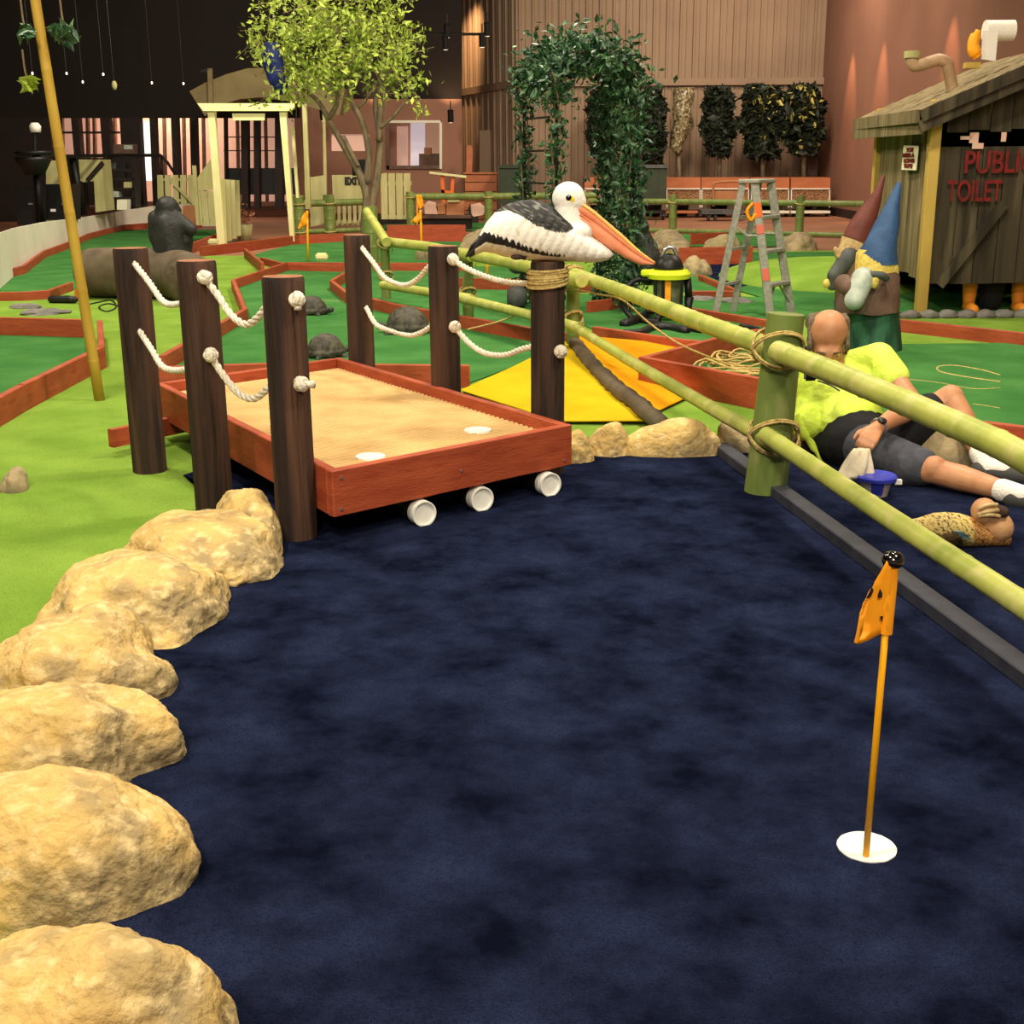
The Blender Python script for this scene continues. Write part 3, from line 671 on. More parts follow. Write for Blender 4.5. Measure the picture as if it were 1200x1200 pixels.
bm = nb(); P = [G(x, y_, .012) for x, y_ in ((98, 358), (112, 355), (130, 352), (136, 360), (125, 365), (116, 360), (128, 356), (150, 362))]; tube(bm, smooth_pts(P, 6), .008, 6)
obj('power_cord', bm, 'black', label='thin black cord curled on the turf by the brown log', cat='cord', smooth=True)

# ---- turtles
def turtle(px, py, wpx, rotz, label, scale=1, tilt=0):
    c = G(px, py); w = wpx*c.y/FL; t = thing('turtle_figure', c, label, 'animal figure', None)
    s = w/2; cr, sr = math.cos(rotz), math.sin(rotz)
    def q(x, y, z): return c + V(((x*cr-y*sr)*s, (x*sr+y*cr)*s, z*s))
    ax = (V((cr, sr, 0)), V((-sr, cr, 0)), V((0, 0, 1)))
    bm = nb(); bmesh.ops.create_icosphere(bm, subdivisions=5, radius=1)
    for v in bm.verts:
        p = v.co.copy(); k = 1
        if p.z > 0:
            # scutes
            cell = noise.voronoi(V((p.x*2.2, p.y*2.2, 0)))[0]; k = 1+.06*min(1, (cell[1]-cell[0])*3)
        z = max(p.z, -.12)*.78*k; f = 1 + (.1 if abs(p.z) < .14 else 0)
        v.co = q(p.x*.78*f*k, p.y*.68*f*k, z+.24)
    obj('shell', bm, 'turtle', t, smooth=True)
    bm = nb(); caps(bm, q(.6, 0, .22), q(.95, 0, .32), .14*s, .13*s, 12); ell(bm, q(1.08, 0, .34), (.17*s,)*3, seg=12); ell(bm, q(0, 0, .14), (.72*s, .6*s, .14*s), ax)
    for sx, sy in ((.55, .6), (.55, -.6), (-.55, .6), (-.55, -.6)): caps(bm, q(sx*.8, sy*.8, .2), q(sx*1.25, sy*1.15, .08), .15*s, .1*s, 10)
    caps(bm, q(-.8, 0, .16), q(-1.02, 0, .1), .07*s, .02*s, 8)
    remesh(obj('body', bm, 'turtleskin', t), s*.05, 3); return t
turtle(478, 392, 62, PI*.97, 'bronze turtle figure facing left between the rope loops')
turtle(382, 420, 56, .55, 'bronze turtle figure nearest the dock, half behind the front post')
turtle(366, 370, 44, -.25, 'smallest bronze turtle figure, farthest back by the kerb')
# ---- flags
def golf_flag(base, top, label, r, fl_px=None, cup=True, knob=False):
    t = thing('golf_flag', base, label, 'flag'); obj('pole', tube(nb(), [base, base.lerp(top, .5), top], r, 12), 'flagpole', t, smooth=True)
    return t
def cloth(pts2, Y, par, m='flag', name='flag_cloth', wav=.012):
    """closed outline in photo coordinates laid on the plane at depth Y, gently rippled, thin"""
    P = [W(x, y_, Y) for x, y_ in pts2]; bm = nb(); vs = [bm.verts.new(p) for p in P]; bm.faces.new(vs)
    bmesh.ops.triangulate(bm, faces=bm.faces[:]); 
    for _ in range(3): bmesh.ops.subdivide_edges(bm, edges=bm.edges[:], cuts=1, use_grid_fill=False)
    bmesh.ops.triangulate(bm, faces=bm.faces[:])
    for v in bm.verts: v.co.y += wav*math.sin(v.co.x*55+v.co.z*23)
    o = obj(name, bm, m, par, smooth=True); s = o.modifiers.new('t', 'SOLIDIFY'); s.thickness = .0025; return o
gb = G(1014, 1010); gt = W(1045, 655, gb.y)
t = golf_flag(gb+V((0, 0, -.02)), gt, 'yellow golf flag on a pole with black knob in the navy carpet', .0068)
Yf = gb.y
obj('sleeve', tube(nb(), [W(1038, 742, Yf), W(1046, 660, Yf)], .0125, 16), 'flag', t, smooth=True, auto=40)
lathe(bm := nb(), W(1046.5, 656, Yf), [(.002, -.012), (.017, -.012), (.021, -.004), (.021, .004), (.015, .013), (.004, .016)], 20); obj('knob', bm, 'eyeblack', t, smooth=True)
fc = cloth([(1038, 656), (1034, 665), (1027, 680), (1023, 690), (1017, 703), (1012, 706), (1006, 722), (1003, 738), (1000, 752), (1004, 753), (1020, 748), (1036, 742), (1041, 735), (1044, 665)], Yf-.008, t, wav=.006)
for pts_ in ([(1029, 697), (1031.5, 690), (1034, 695), (1034, 700), (1029, 701)], [(1022, 688), (1024, 692), (1020, 700), (1015, 702), (1018, 696)], [(1031, 723), (1035, 722), (1034, 729)]):
    P = [W(x, y_, Yf-.018) for x, y_ in pts_]; prism(bm := nb(), P, (0, .002, 0)); obj('printed_mark', bm, 'black', fc)
cc = G(1015, 1000); t = thing('golf_hole', (cc.x, cc.y, 0), 'white lined golf hole cut in the navy carpet', 'golf hole')
rh = .059
bm = lathe(nb(), (cc.x, cc.y, .0), [(.002, .0145), (rh*.8, .0145), (rh*.93, .0155), (rh, .0165), (rh*1.03, .0165), (rh*1.04, .0)], 40)
for v in bm.verts:
    d = (v.co-cc).xy.length
    if d > rh*.97: k = 1+.025*noise.noise(v.co*90); v.co.x = cc.x+(v.co.x-cc.x)*k; v.co.y = cc.y+(v.co.y-cc.y)*k
obj('liner', bm, 'white', t, smooth=True, auto=40)
for px, py, tx, ty, lab, cl in ((361, 307, 360, 247, 'small yellow flag on a thin pole in front of the gate', [(361, 247), (356, 250), (352, 258), (349, 269), (355, 266), (361, 262)]),
        (494, 304, 493, 246, 'small yellow flag before the right hand picket panel', [(494, 246), (488, 252), (481, 261), (487, 261), (494, 260)]),
        (489, 273, 489, 228, 'small yellow flag farthest back on the green by the fence', [(489, 228), (494, 229), (496, 236), (497, 242), (492, 245), (489, 240)]),
        (571, 336, 571, 290, 'thin yellow flag pole under the pelican tail', None)):
    b_ = G(px, py); t_ = W(tx, ty, b_.y); t = golf_flag(b_, t_, lab, .016)
    if cl: cloth(cl, b_.y-.02, t, wav=.02)
    lathe(bm := nb(), b_, [(.002, .012), (.08, .012), (.09, 0)], 16); obj('cup', bm, 'creamold', t)
# little pale foam block on the kerb
for (px, py, l) in ((378, 318, 'small cream block on the timber edging'), (251, 298, 'small cream block at the foot of the gate post')):
    c = G(px, py); bm = box(nb(), (c.x, c.y, .2), (.16, .1, .09)); bmesh.ops.bevel(bm, geom=bm.edges[:], offset=.02, segments=2, affect='EDGES'); obj('marker_block', bm, 'cream', label=l, cat='block')
# ---- cords and coils on the greens
def cord(px, z, r, m, label, cat='cord', name='cord', k=8):
    P = [G(x, y_, z) for x, y_ in px]; return obj(name, tube(nb(), smooth_pts(P, k), r, 6), m, smooth=True, label=label, cat=cat)
cord([(1172, 440), (1150, 434), (1120, 429), (1100, 430), (1102, 436), (1130, 442), (1172, 448)], .015, .008, 'twine', 'loop of straw twine lying on the green at the right edge', 'twine')
cord([(1064, 445), (1100, 449), (1140, 456), (1172, 455)], .015, .006, 'twine', 'straight strand of straw twine behind the man\'s knee', 'twine')
cord([(1140, 474), (1155, 476), (1172, 479)], .015, .006, 'twine', 'short strand of twine nearest the right edge', 'twine')
P = []; c = G(878, 437)
for i in range(9*22):
    a_ = 2*PI*i/22; k = i//22; P.append(V((c.x+(.34-.02*k+.05*math.sin(k*2))*math.cos(a_)+.03*math.sin(k*5), c.y+(.3-.02*k)*math.sin(a_)*1.1, .02+.012*k+.03*max(0, math.sin(a_*3+k)))))
obj('twine_coil', tube(nb(), P, .008, 6), 'twine', smooth=True, label='loose coil of straw twine on the green left of the bamboo post', cat='twine')
a_ = G(683, 325, .58); P = [W(668, 338, pB.y-.1), W(735, 358, 8.4), W(790, 398, 8.2), W(840, 425, 7.9), G(870, 434, .04)]
obj('twine_strand', tube(nb(), smooth_pts([P[0], W(702, 345, 8.8), W(730, 352, 8.4), W(760, 378, 8.2), W(800, 405, 8), P[-1]], 6), .007, 6), 'twine', smooth=True, label='long twine strand trailing from the bamboo fence to the coil', cat='twine')
cord([(548, 386), (580, 378), (610, 368), (628, 362)], .2, .006, 'twine', 'twine strand beside the pelican post', 'twine')
cord([(335, 349), (380, 352), (420, 355)][0:] , .012, .006, 'twine', 'thin twine strand on the green behind the turtles', 'twine')
# ---- step ladder
def ladder():
    FLt = G(903, 374); F_R = FLt+V((.27, .36, 0)); t = thing('step_ladder', FLt, 'silver aluminium step ladder with orange stickers standing on the turf', 'ladder')
    RLt = FLt+V((-.5, .08, 0)); R_R = RLt+V((.24, .42, 0))
    zt = 1.2; TFL = W(884, 222, FLt.y+.08); TFL.z = zt; wd = (F_R-FLt)*.72
    TFR = TFL+wd; TRL = TFL+V((-.1, .03, 0)); TRR = TRL+wd
    def rl(a_, b_, w, n='rail', m='alu'):
        bm = nb(); beam(bm, a_, b_, w, .028, up=V((0, 1, .2))); bmesh.ops.bevel(bm, geom=bm.edges[:], offset=.004, affect='EDGES'); return obj(n, bm, m, t)
    fr_ = rl(FLt, TFL, .075, 'front_leg'); rl(F_R, TFR, .075, 'front_leg'); rl(RLt, TRL, .06, 'rear_leg'); rl(R_R, TRR, .06, 'rear_leg')
    for z in (.3, .6, .9):
        k = z/zt; a_ = FLt.lerp(TFL, k); b_ = F_R.lerp(TFR, k); a_.z = b_.z = z; bm = nb(); beam(bm, a_, b_, .09, .035); bmesh.ops.bevel(bm, geom=bm.edges[:], offset=.005, affect='EDGES'); obj('step', bm, 'alu', t)
        if z < .35:
            for e, o2 in ((a_, b_), (b_, a_)):
                f_ = (FLt if e is a_ else F_R); beam(bm := nb(), e.lerp(o2, .4), f_.lerp(e, .35), .02, .01); obj('brace', bm, 'alu', t)
    for z in (.3, .62, .9):
        k = z/zt; a_ = RLt.lerp(TRL, k); b_ = R_R.lerp(TRR, k); beam(bm := nb(), a_, b_, .03, .025); obj('rear_bar', bm, 'alu', t)
    bm = prism(nb(), [TFL+V((.03, -.05, 0)), TFR+V((.05, -.0, 0)), TRR+V((-.03, .04, 0)), TRL+V((-.05, -.03, 0))], (0, 0, .035)); bmesh.ops.bevel(bm, geom=bm.edges[:], offset=.008, affect='EDGES'); obj('top_plate', bm, 'alu', t)
    for sA, sB in (((FLt, TFL), (RLt, TRL)), ((F_R, TFR), (R_R, TRR))):
        a_ = sA[0].lerp(sA[1], .62); b_ = sB[0].lerp(sB[1], .7); m_ = (a_+b_)/2-V((0, 0, .05)); tube(bm := nb(), [a_, m_, b_], .011, 6); obj('spreader', bm, 'alu', t)
    d = (TFL-FLt).normalized()
    for z, h, m_ in ((.97, .13, 'orange'), (.8, .08, M['sticker'] if 'sticker' in M else 'orange'), (.4, .11, 'sticker')):
        c = FLt.lerp(TFL, z/zt)+V((0, -.018, 0)); bm = nb(); beam(bm, c-d*h/2, c+d*h/2, .06, .004, up=V((0, 1, .2))); obj('sticker', bm, m_, fr_)
    c = FLt.lerp(TFL, .8)+V((-.05, -.01, 0)); obj('strap', tube(nb(), smooth_pts([c+V((0, 0, .07)), c+V((-.05, 0, 0)), c+V((-.01, 0, -.08)), c+V((.03, 0, -.02))], 4), .016, 6), 'flag', t, smooth=True)
M['sticker'] = mat('salmon_sticker', (222, 110, 92), .5)
ladder()
# ---- wet vacuum
def vac():
    c = G(782, 377); t = thing('wet_vacuum', c, 'shop vacuum with black lid and lime yellow ring standing on the green', 'vacuum cleaner'); Yc = c.y
    def z_(y_): return W(782, y_, Yc).z
    z1 = z_(326); z0 = .1
    obj('drum', lathe(nb(), (c.x, c.y, z0), [(.06, 0), (.125, .01), (.14, z1-z0)], 24), 'clear', t, smooth=True, auto=40)
    obj('ring', lathe(nb(), (c.x, c.y, z1), [(.13, -.01), (.19, 0), (.2, .04), (.17, .075), (.12, .08)], 28), 'lime_pl', t, smooth=True, auto=40)
    obj('lid', lathe(nb(), (c.x, c.y, z1+.07), [(.13, 0), (.135, .03), (.11, .09), (.07, .13), (.01, .15)], 28), 'black', t, smooth=True)
    tube(bm := nb(), smooth_pts([V((c.x-.07, c.y, z1+.18)), V((c.x-.03, c.y, z1+.26)), V((c.x+.04, c.y, z1+.26)), V((c.x+.08, c.y, z1+.17))], 5), .018, 8); obj('handle', bm, 'steel', t, smooth=True)
    box(bm := nb(), (c.x-.19, c.y-.03, z1+.05), (.12, .08, .06)); bmesh.ops.bevel(bm, geom=bm.edges[:], offset=.015, affect='EDGES'); obj('port', bm, 'lime_pl', t)
    box(bm := nb(), (c.x-.02, c.y-.137, z0+.17), (.05, .01, .24)); obj('label_stripe', bm, 'flag', t)
    for k in range(5):
        a_ = k*2*PI/5+.4; e = V((c.x+.2*math.cos(a_), c.y+.2*math.sin(a_), .05)); lg = obj('caster_leg', tube(nb(), [V((c.x, c.y, .11)), e+V((0, 0, .03))], .022, 8), 'black', t, smooth=True)
        obj('caster', ell(nb(), e, (.035, .02, .035), seg=10), 'black', t, smooth=True)
    tube(bm := nb(), smooth_pts([V((c.x-.15, c.y, z1-.02)), V((c.x-.28, c.y, z1-.01)), V((c.x-.38, c.y, z1-.1)), V((c.x-.4, c.y+.05, .15)), V((c.x-.3, c.y, .03)), V((c.x-.1, c.y-.2, .03))], 8), .024, 10); obj('hose', bm, 'black', t, smooth=True)
    tube(bm := nb(), [V((c.x+.17, c.y, z1)), V((c.x+.19, c.y, .2))], .035, 10); tube(bm, [V((c.x+.19, c.y, .22)), V((c.x+.18, c.y, .02))], [.045, .02], 10); obj('wand', bm, 'black', t, smooth=True)
    for dx in (-.12, -.06, .1): obj('cage_rod', tube(nb(), [V((c.x+dx, c.y-.13, .1)), V((c.x+dx*1.1, c.y-.14, z1))], .012, 6), 'black', t)
vac()
def nozzle(px, r, label):
    P = [G(x, y_, .035) for x, y_ in px]; obj('vacuum_nozzle', tube(nb(), smooth_pts(P, 6), r, 10), 'black', smooth=True, label=label, cat='vacuum hose')
nozzle([(731, 380), (745, 376), (756, 370), (764, 362)], .045, 'black floor nozzle lying behind the top bamboo rail')
nozzle([(731, 391), (750, 390), (765, 384), (785, 384), (805, 388)], .035, 'black hose end lying nearest the top bamboo rail')
nozzle([(752, 376), (775, 380), (800, 384), (822, 388)], .022, 'thin black hose crossing under the vacuum')
nozzle([(868, 382), (880, 384), (893, 388), (896, 392)], .022, 'short black hose between ladder and bamboo post')
# ---- black rounded figure behind arch
c = G(755, 334); bm = nb(); caps(bm, (c.x+.05, c.y, .3), (c.x-.02, c.y+.02, .52), .15, .11); ell(bm, (c.x+.04, c.y, .2), (.17, .17, .2)); ell(bm, (c.x-.06, c.y, .66), (.11, .1, .1))
remesh(obj('seal_figure', bm, 'chimp', label='smooth rounded black figure standing behind the ivy arch', cat='animal figure'), .02, 5)
# ---- blackened thing behind post (dark machine by the pelican post)
c = G(606, 362); t = thing('floor_machine', c, 'small dark round machine behind the pelican post', 'machine')
obj('drum', lathe(nb(), (c.x, c.y, .02), [(.05, 0), (.1, .02), (.1, .16), (.06, .2)], 16), 'ggrey', t, smooth=True); obj('mast', tube(nb(), [V((c.x+.05, c.y, .02)), V((c.x+.05, c.y, .5))], .02, 8), 'black', t); obj('head', ell(nb(), (c.x, c.y, .45), (.1, .08, .11)), 'ggrey', t, smooth=True)

# ---- gnomes
def gnome_blue():
    c = G(1030, 412); Yc = c.y; t = thing('gnome_figure', c, 'garden gnome figure with tall blue hat and green base', 'gnome')
    def q(u, v, d=0): return W(960+u/5.217, 200+v/5.217, Yc+d)
    R0 = .22
    def ring(pts, m, n, par=t, dep=.9, jag=0):
        bm = nb(); rings = []; K = 40
        for (ul, ur, v) in pts:
            A_, B_ = q(ul, v), q(ur, v); ce = (A_+B_)/2; r_ = (B_-A_).length/2
            rings.append([bm.verts.new(ce+V((r_*math.cos(2*PI*k/K), r_*dep*math.sin(2*PI*k/K), jag*math.sin(k*5*2*PI/K)))) for k in range(K)])
        for a_, b_ in zip(rings, rings[1:]):
            for k in range(K): bm.faces.new((a_[k], a_[(k+1) % K], b_[(k+1) % K], b_[k]))
        bm.faces.new(rings[0]); bm.faces.new(rings[-1])
        for v in bm.verts: v.co += V((noise.noise(v.co*9), noise.noise(v.co*9+V((5, 5, 5))), 0))*.018
        return obj(n, bm, m, par, smooth=True, auto=60)
    ring([(185, 500, 1130), (190, 500, 1080), (185, 492, 950), (170, 488, 840)], 'ggreen', 'base')
    ct = ring([(105, 482, 862), (112, 490, 800), (160, 490, 720), (190, 485, 650), (225, 470, 600)], 'gbrown', 'coat', jag=.006)
    ring([(215, 478, 640), (216, 476, 600), (222, 474, 560), (240, 470, 505), (250, 468, 480)], 'gyellow', 'hair')
    ring([(242, 474, 570), (246, 476, 500), (285, 480, 420), (340, 486, 320), (400, 492, 210), (450, 496, 110), (474, 497, 76), (482, 492, 66)], 'hatblue', 'hat', dep=1)
    bm = nb(); caps(bm, q(270, 660, -.2), q(215, 790, -.24), .085, .075); remesh(obj('sleeve', bm, 'gsleeve', t), .012, 3)
    bm = nb(); caps(bm, q(150, 690, -.1), q(175, 720, -.2), .07, .06); remesh(obj('arm', bm, 'gbrown', t), .012, 3)
    obj('button', ell(nb(), q(338, 675, -.25), (.034, .02, .055)), 'gyellow', t, smooth=True)
    obj('belt', tube(nb(), smooth_pts([q(255, 625, -.19), q(310, 635, -.24), q(380, 640, -.24), q(410, 660, -.2)], 5), .028, 8), 'ggrey', t, smooth=True)
gnome_blue()
def gnome_red():
    c = G(1000, 380); Yc = c.y; t = thing('gnome_figure', c, 'garden gnome figure with pointed maroon hat behind the blue one', 'gnome')
    def q(u, v, d=0): return W(960+u/5.217, 200+v/5.217, Yc+d)
    def loft(pts, m, n, dep=.9):
        bm = nb(); rings = []; K = 36
        for (ul, vl, ur, vr) in pts:
            A_, B_ = q(ul, vl), q(ur, vr); ce = (A_+B_)/2; h = (B_-A_)/2; r_ = h.length
            rings.append([bm.verts.new(ce+h*math.cos(2*PI*k/K)+V((0, r_*dep*math.sin(2*PI*k/K), 0))) for k in range(K)])
        for a_, b_ in zip(rings, rings[1:]):
            for k in range(K): bm.faces.new((a_[k], a_[(k+1) % K], b_[(k+1) % K], b_[k]))
        bm.faces.new(rings[0]); bm.faces.new(rings[-1]); return obj(n, bm, m, t, smooth=True, auto=60)
    loft([(148, 395, 300, 455), (190, 310, 320, 400), (260, 215, 352, 290), (330, 130, 378, 180), (385, 35, 402, 50), (394, 24, 402, 30)], 'hatred', 'hat', 1)
    loft([(110, 500, 290, 560), (130, 440, 300, 500), (140, 398, 300, 452)], 'gcream', 'hair')
    bm = nb(); caps(bm, q(220, 560), q(215, 760), .17, .17); caps(bm, q(215, 760), q(215, 800), .17, .17); remesh(obj('body', bm, 'gbrown', t), .02, 3)
    bm = nb(); caps(bm, q(185, 525, -.1), q(90, 640, -.12), .08, .06); caps(bm, q(90, 640, -.12), q(80, 700, -.1), .055, .05); remesh(obj('arm', bm, 'ggrey', t), .015, 3)
    obj('hand', ell(nb(), q(46, 690, -.12), (.035, .03, .04)), 'gyellow', t, smooth=True)
    bm = nb(); caps(bm, q(100, 480, -.1), q(118, 520, -.1), .02, .03); obj('beard', bm, 'gcream', t, smooth=True)
    bm = nb(); b0 = q(200, 790); tube(bm, [V((b0.x, b0.y, 0)), V((b0.x, b0.y, b0.z*.6)), b0], [.16, .15, .16], 20); obj('base', bm, 'ggrey', t, smooth=True, auto=50)
gnome_red()
# ---- toilet shed
def shed():
    P0 = G(1078, 370); t = thing('toilet_shed', P0, 'weathered timber toilet shed with painted red lettering', 'shed')
    d = V((.045, .999, 0)).normalized()             # left wall runs away from the viewer
    g = V((d.y, -.01, 0)).normalized()         # gable face runs to the right
    z = V((0, 0, 1)); zb, zt, zl = .30, 1.93, 0
    Ls = 2.0; Wg = 2.2
    def planks(a_, dr, L, n, z0, topf, th, m, name):
        for i in range(n):
            w = L/n; c0 = a_+dr*(w*i+.004); c1 = a_+dr*(w*(i+1)-.004); nrm = dr.cross(z)
            zb_ = z0+random.uniform(-.02, .03); off = nrm*random.uniform(-.006, .006)
            prism(bm := nb(), [c0+z*zb_+off, c1+z*zb_+off, c1+z*topf(w*(i+1))+off, c0+z*topf(w*i)+off], nrm*th); obj(name, bm, m, t)
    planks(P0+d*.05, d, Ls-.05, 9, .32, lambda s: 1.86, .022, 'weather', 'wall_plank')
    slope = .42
    planks(P0+g*.06, g, Wg-.06, 11, zb, lambda s: 1.5+0*s, -.022, 'weathershade', 'door_plank')
    planks(P0+g*.1-d*.02, g, Wg-.1, 11, 1.62, lambda s: 1.83+slope*min(s, 1.1)-slope*max(0, s-1.1), -.022, 'weathershade', 'gable_plank')
    def pst(p, h, m='pine', w=.1): bm = nb(); box(bm, p+z*(h/2), (w, w, h), (g, d, z)); bmesh.ops.bevel(bm, geom=bm.edges[:], offset=.006, affect='EDGES'); return obj('corner_post', bm, m, t)
    pst(P0, 1.9); pst(P0+d*Ls, 1.9); pst(P0+g*Wg, 1.9); pst(P0+g*Wg+d*Ls, 1.9)
    # brace on the door
    a_ = P0+g*.14+z*.28-d*.04; b_ = P0+g*.66+z*1.0-d*.04; beam(bm := nb(), a_, b_, .03, .09); obj('door_brace', bm, 'weathershade', t)
    beam(bm := nb(), P0+g*.02+z*.36-d*.035, P0+g*1.7+z*.36-d*.035, .02, .05); 
    bm.free()
    # inside darkness: back walls
    q_ = P0+g*.08+d*.1
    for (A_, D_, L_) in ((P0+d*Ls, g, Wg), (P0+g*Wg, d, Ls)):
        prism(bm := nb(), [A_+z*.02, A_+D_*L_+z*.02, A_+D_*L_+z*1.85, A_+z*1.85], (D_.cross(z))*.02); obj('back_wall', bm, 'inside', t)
    # added patches coloured like the wall seen through holes under the gable
    for s, w, zz, hh in ((.22, .1, 1.56, .03), (.3, .08, 1.53, .09), (.33, .1, 1.48, .05), (.58, .045, 1.54, .08)):
        prism(bm := nb(), [P0+g*s+z*zz-d*.04, P0+g*(s+w)+z*zz-d*.04, P0+g*(s+w)+z*(zz+hh)-d*.04, P0+g*s+z*(zz+hh)-d*.04], d*.004); obj('gap_patch', bm, 'pink', t)
    # roof: left slope with eave fascia, right slope
    eo = .2; zo = 1.83-slope*eo+.03; R0 = P0-g*eo-d*.22; R1 = P0-g*eo+d*(Ls+.25)
    ridge = 1.1+eo
    nb_ = 7
    for i in range(nb_):
        k0, k1 = i/nb_, (i+1)/nb_-.006
        A_ = R0+g*ridge*k0+z*(zo+slope*ridge*k0); B_ = R0+g*ridge*k1+z*(zo+slope*ridge*k1+.012); jj = d*random.uniform(-.03, .03)
        prism(bm := nb(), [A_+jj, B_+jj, B_+(R1-R0)+jj, A_+(R1-R0)+jj], z*.03); obj('roof_board', bm, 'weather', t)
    T0 = R0+g*ridge+z*(zo+slope*ridge); prism(bm := nb(), [T0, T0+g*ridge-z*slope*ridge, T0+g*ridge-z*slope*ridge+(R1-R0), T0+(R1-R0)], z*.03); obj('roof_board', bm, 'weather', t)
    for dz, w in ((-.02, .11), (-.12, .1)):
        beam(bm := nb(), R0-g*(.02 if dz > -.1 else -.02)+z*(zo+dz), R1-g*.02+z*(zo+dz), .03, w); obj('fascia', bm, 'weather', t)
    for dz, w, o2 in ((-.02, .1, .03), (-.11, .1, .0)):
        A_ = R0-d*o2+z*(zo+dz); B_ = A_+g*ridge+z*slope*ridge; beam(bm := nb(), A_, B_, .03, w, up=V((0, 0, 1))); obj('rake_board', bm, 'weathershade', t)
        C_ = B_+g*ridge-z*slope*ridge; beam(bm := nb(), B_, C_, .03, w); obj('rake_board', bm, 'weathershade', t)
    # painted words
    A_ = P0+g*.36-d*.05+z*1.14; 
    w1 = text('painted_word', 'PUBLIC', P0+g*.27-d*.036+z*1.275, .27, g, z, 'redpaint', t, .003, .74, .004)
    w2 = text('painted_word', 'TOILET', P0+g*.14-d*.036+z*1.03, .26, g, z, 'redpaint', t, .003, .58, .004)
    # notice on the left wall
    nrm = d.cross(z); c = None
    sa = P0+d*1.12-V((nrm.x, nrm.y, 0))*.0 - g*.03; s0, s1 = 1.23, 1.58
    def wp(px, py):
        """hit the left wall plane from the camera"""
        r_ = ray(px, py); n_ = V((g.x, g.y, 0)); k = (P0-g*.03-CAM).dot(n_)/r_.dot(n_); return CAM+r_*k
    p_ = [wp(1077, 171), wp(1057, 170), wp(1056, 200), wp(1073, 200)]
    TL, BL_ = wp(1059.5, 170.5), wp(1057, 199); TR, BR_ = wp(1077, 171), wp(1074, 199.5)
    prism(bm := nb(), [TL, TR, BR_, BL_], -g*.006); nt_ = obj('notice', bm, 'paper', t)
    rr = (TR-TL).normalized(); rr = V((rr.x, rr.y, 0)).normalized(); hgt = TL.z-BL_.z; wid = (TR-TL).length
    for i, (wd, off, sc) in enumerate((('YOU', .26, .62), ('NEED A', .04, .62), ('LONG', .14, .7), ('TUBE', .16, .68))):
        text('notice_word', wd, TL+rr*wid*off-z*hgt*(.26+.215*i)-g*.012, hgt*.21, rr, z, M_('redpaint'), t, .001, sc*wid/(hgt*.6), .004)
    # things inside seen under the door
    for s in (.52, .98):
        bm = nb(); f0 = P0+g*s+d*.25; caps(bm, f0+z*.26, f0+z*.12, .07, .06, 12); caps(bm, f0+z*.05+g*.0, f0+z*.04-d*.16, .06, .05, 12)
        b_ = remesh(obj('rubber_boot', bm, 'orange2', label='orange boot showing under the shed door, %s' % ('left one' if s < .6 else 'right one at the photo edge'), cat='boot'), .01, 3)
    bm = nb(); caps(bm, P0+g*.74+d*.3+z*.1, P0+g*.74+d*.3+z*.5, .1, .16, 14); obj('dark_trousers', remesh_src(bm), 'blackcloth', label='dark rounded shape between the orange boots under the shed door', cat='figure')
    # stone footing
    for i in range(16):
        s = i*.17; c = P0-d*.22+g*(s-.15)+z*.03; bm = nb(); bmesh.ops.create_icosphere(bm, subdivisions=3, radius=1)
        for v in bm.verts: q2 = v.co; v.co = c+V((q2.x*.09, q2.y*.06, q2.z*.05))*(1+.2*noise.noise(q2*2+V((i, 0, 0))))
        obj('footing_stone', bm, 'slate', smooth=True, group='small grey footing stones along the shed', label='small grey footing stone in the row before the shed', cat='rock')
    # vent pipe
    v0 = P0+g*.2+d*.6; zr = lambda s: zo+slope*(s+eo)
    a1 = v0+z*(zr(.2)+.02)+g*.12; pth = [W(1112, 82, a1.y), W(1110, 74, a1.y), W(1101, 70, a1.y), W(1092, 72, a1.y), W(1080, 76, a1.y), W(1072, 77, a1.y), W(1069, 72, a1.y), W(1069, 64, a1.y)]
    pth = [V((a1.x, a1.y, a1.z-.02))] + [p+V((a1.x-pth[0].x, 0, 0))*0 for p in pth]
    pp = obj('vent_pipe', tube(nb(), smooth_pts(pth, 6), .055, 16), 'wall_pipe', t, smooth=True); 
    e = pth[-1]; obj('pipe_mouth', lathe(nb(), e, [(.05, -.03), (.072, -.03), (.075, .03), (.05, .03)], 18), 'creamold', pp, smooth=True, auto=40)
    # roll and yellow ornament at the roof top
    Yr = P0.y+.5; r0 = W(1160, 52, Yr)
    tt = thing('paper_roll', W(1160, 66, Yr), 'white paper roll hanging on the shed roof top', 'paper roll')
    r_ax = (V((0, 1, 0)), V((0, 0, 1)), V((1, 0, 0)))
    obj('roll', lathe(nb(), W(1154, 36, Yr), [(.03, 0), (.09, 0), (.09, .26), (.03, .26)], 24, r_ax), 'sock', tt, smooth=True, auto=40)
    A_ = W(1152, 36, Yr-.09); B_ = W(1170, 36, Yr-.09); bm = prism(nb(), [A_, B_, B_-z*.26, A_-z*.24], V((0, .006, 0))); obj('paper_sheet', bm, 'sock', tt)
    bm = tube(nb(), smooth_pts([W(1147, 36, Yr-.1), W(1141, 48, Yr-.1), W(1141, 58, Yr-.1), W(1146, 67, Yr-.1)], 6), [.03]*3+[.05]*8+[.055]*5+[.04]*3, 12)
    obj('yellow_ornament', bm, 'flag', label='curved yellow ornament on the shed roof beside the paper roll', cat='ornament', smooth=True)
    c = W(1139, 74, Yr-.1); obj('roof_block', box(nb(), c+z*-.02, (.13, .1, .05), (g, d, z)), 'pine', label='small pale timber block on the shed roof', cat='block')
def M_(k): return k
def remesh_src(bm): return bm
M['orange2'] = mat('orange_rubber', (226, 138, 40), .55)
M['wall_pipe'] = mat('dusty_pvc', (176, 146, 112), .5, (152, 122, 92), 8)
shed()

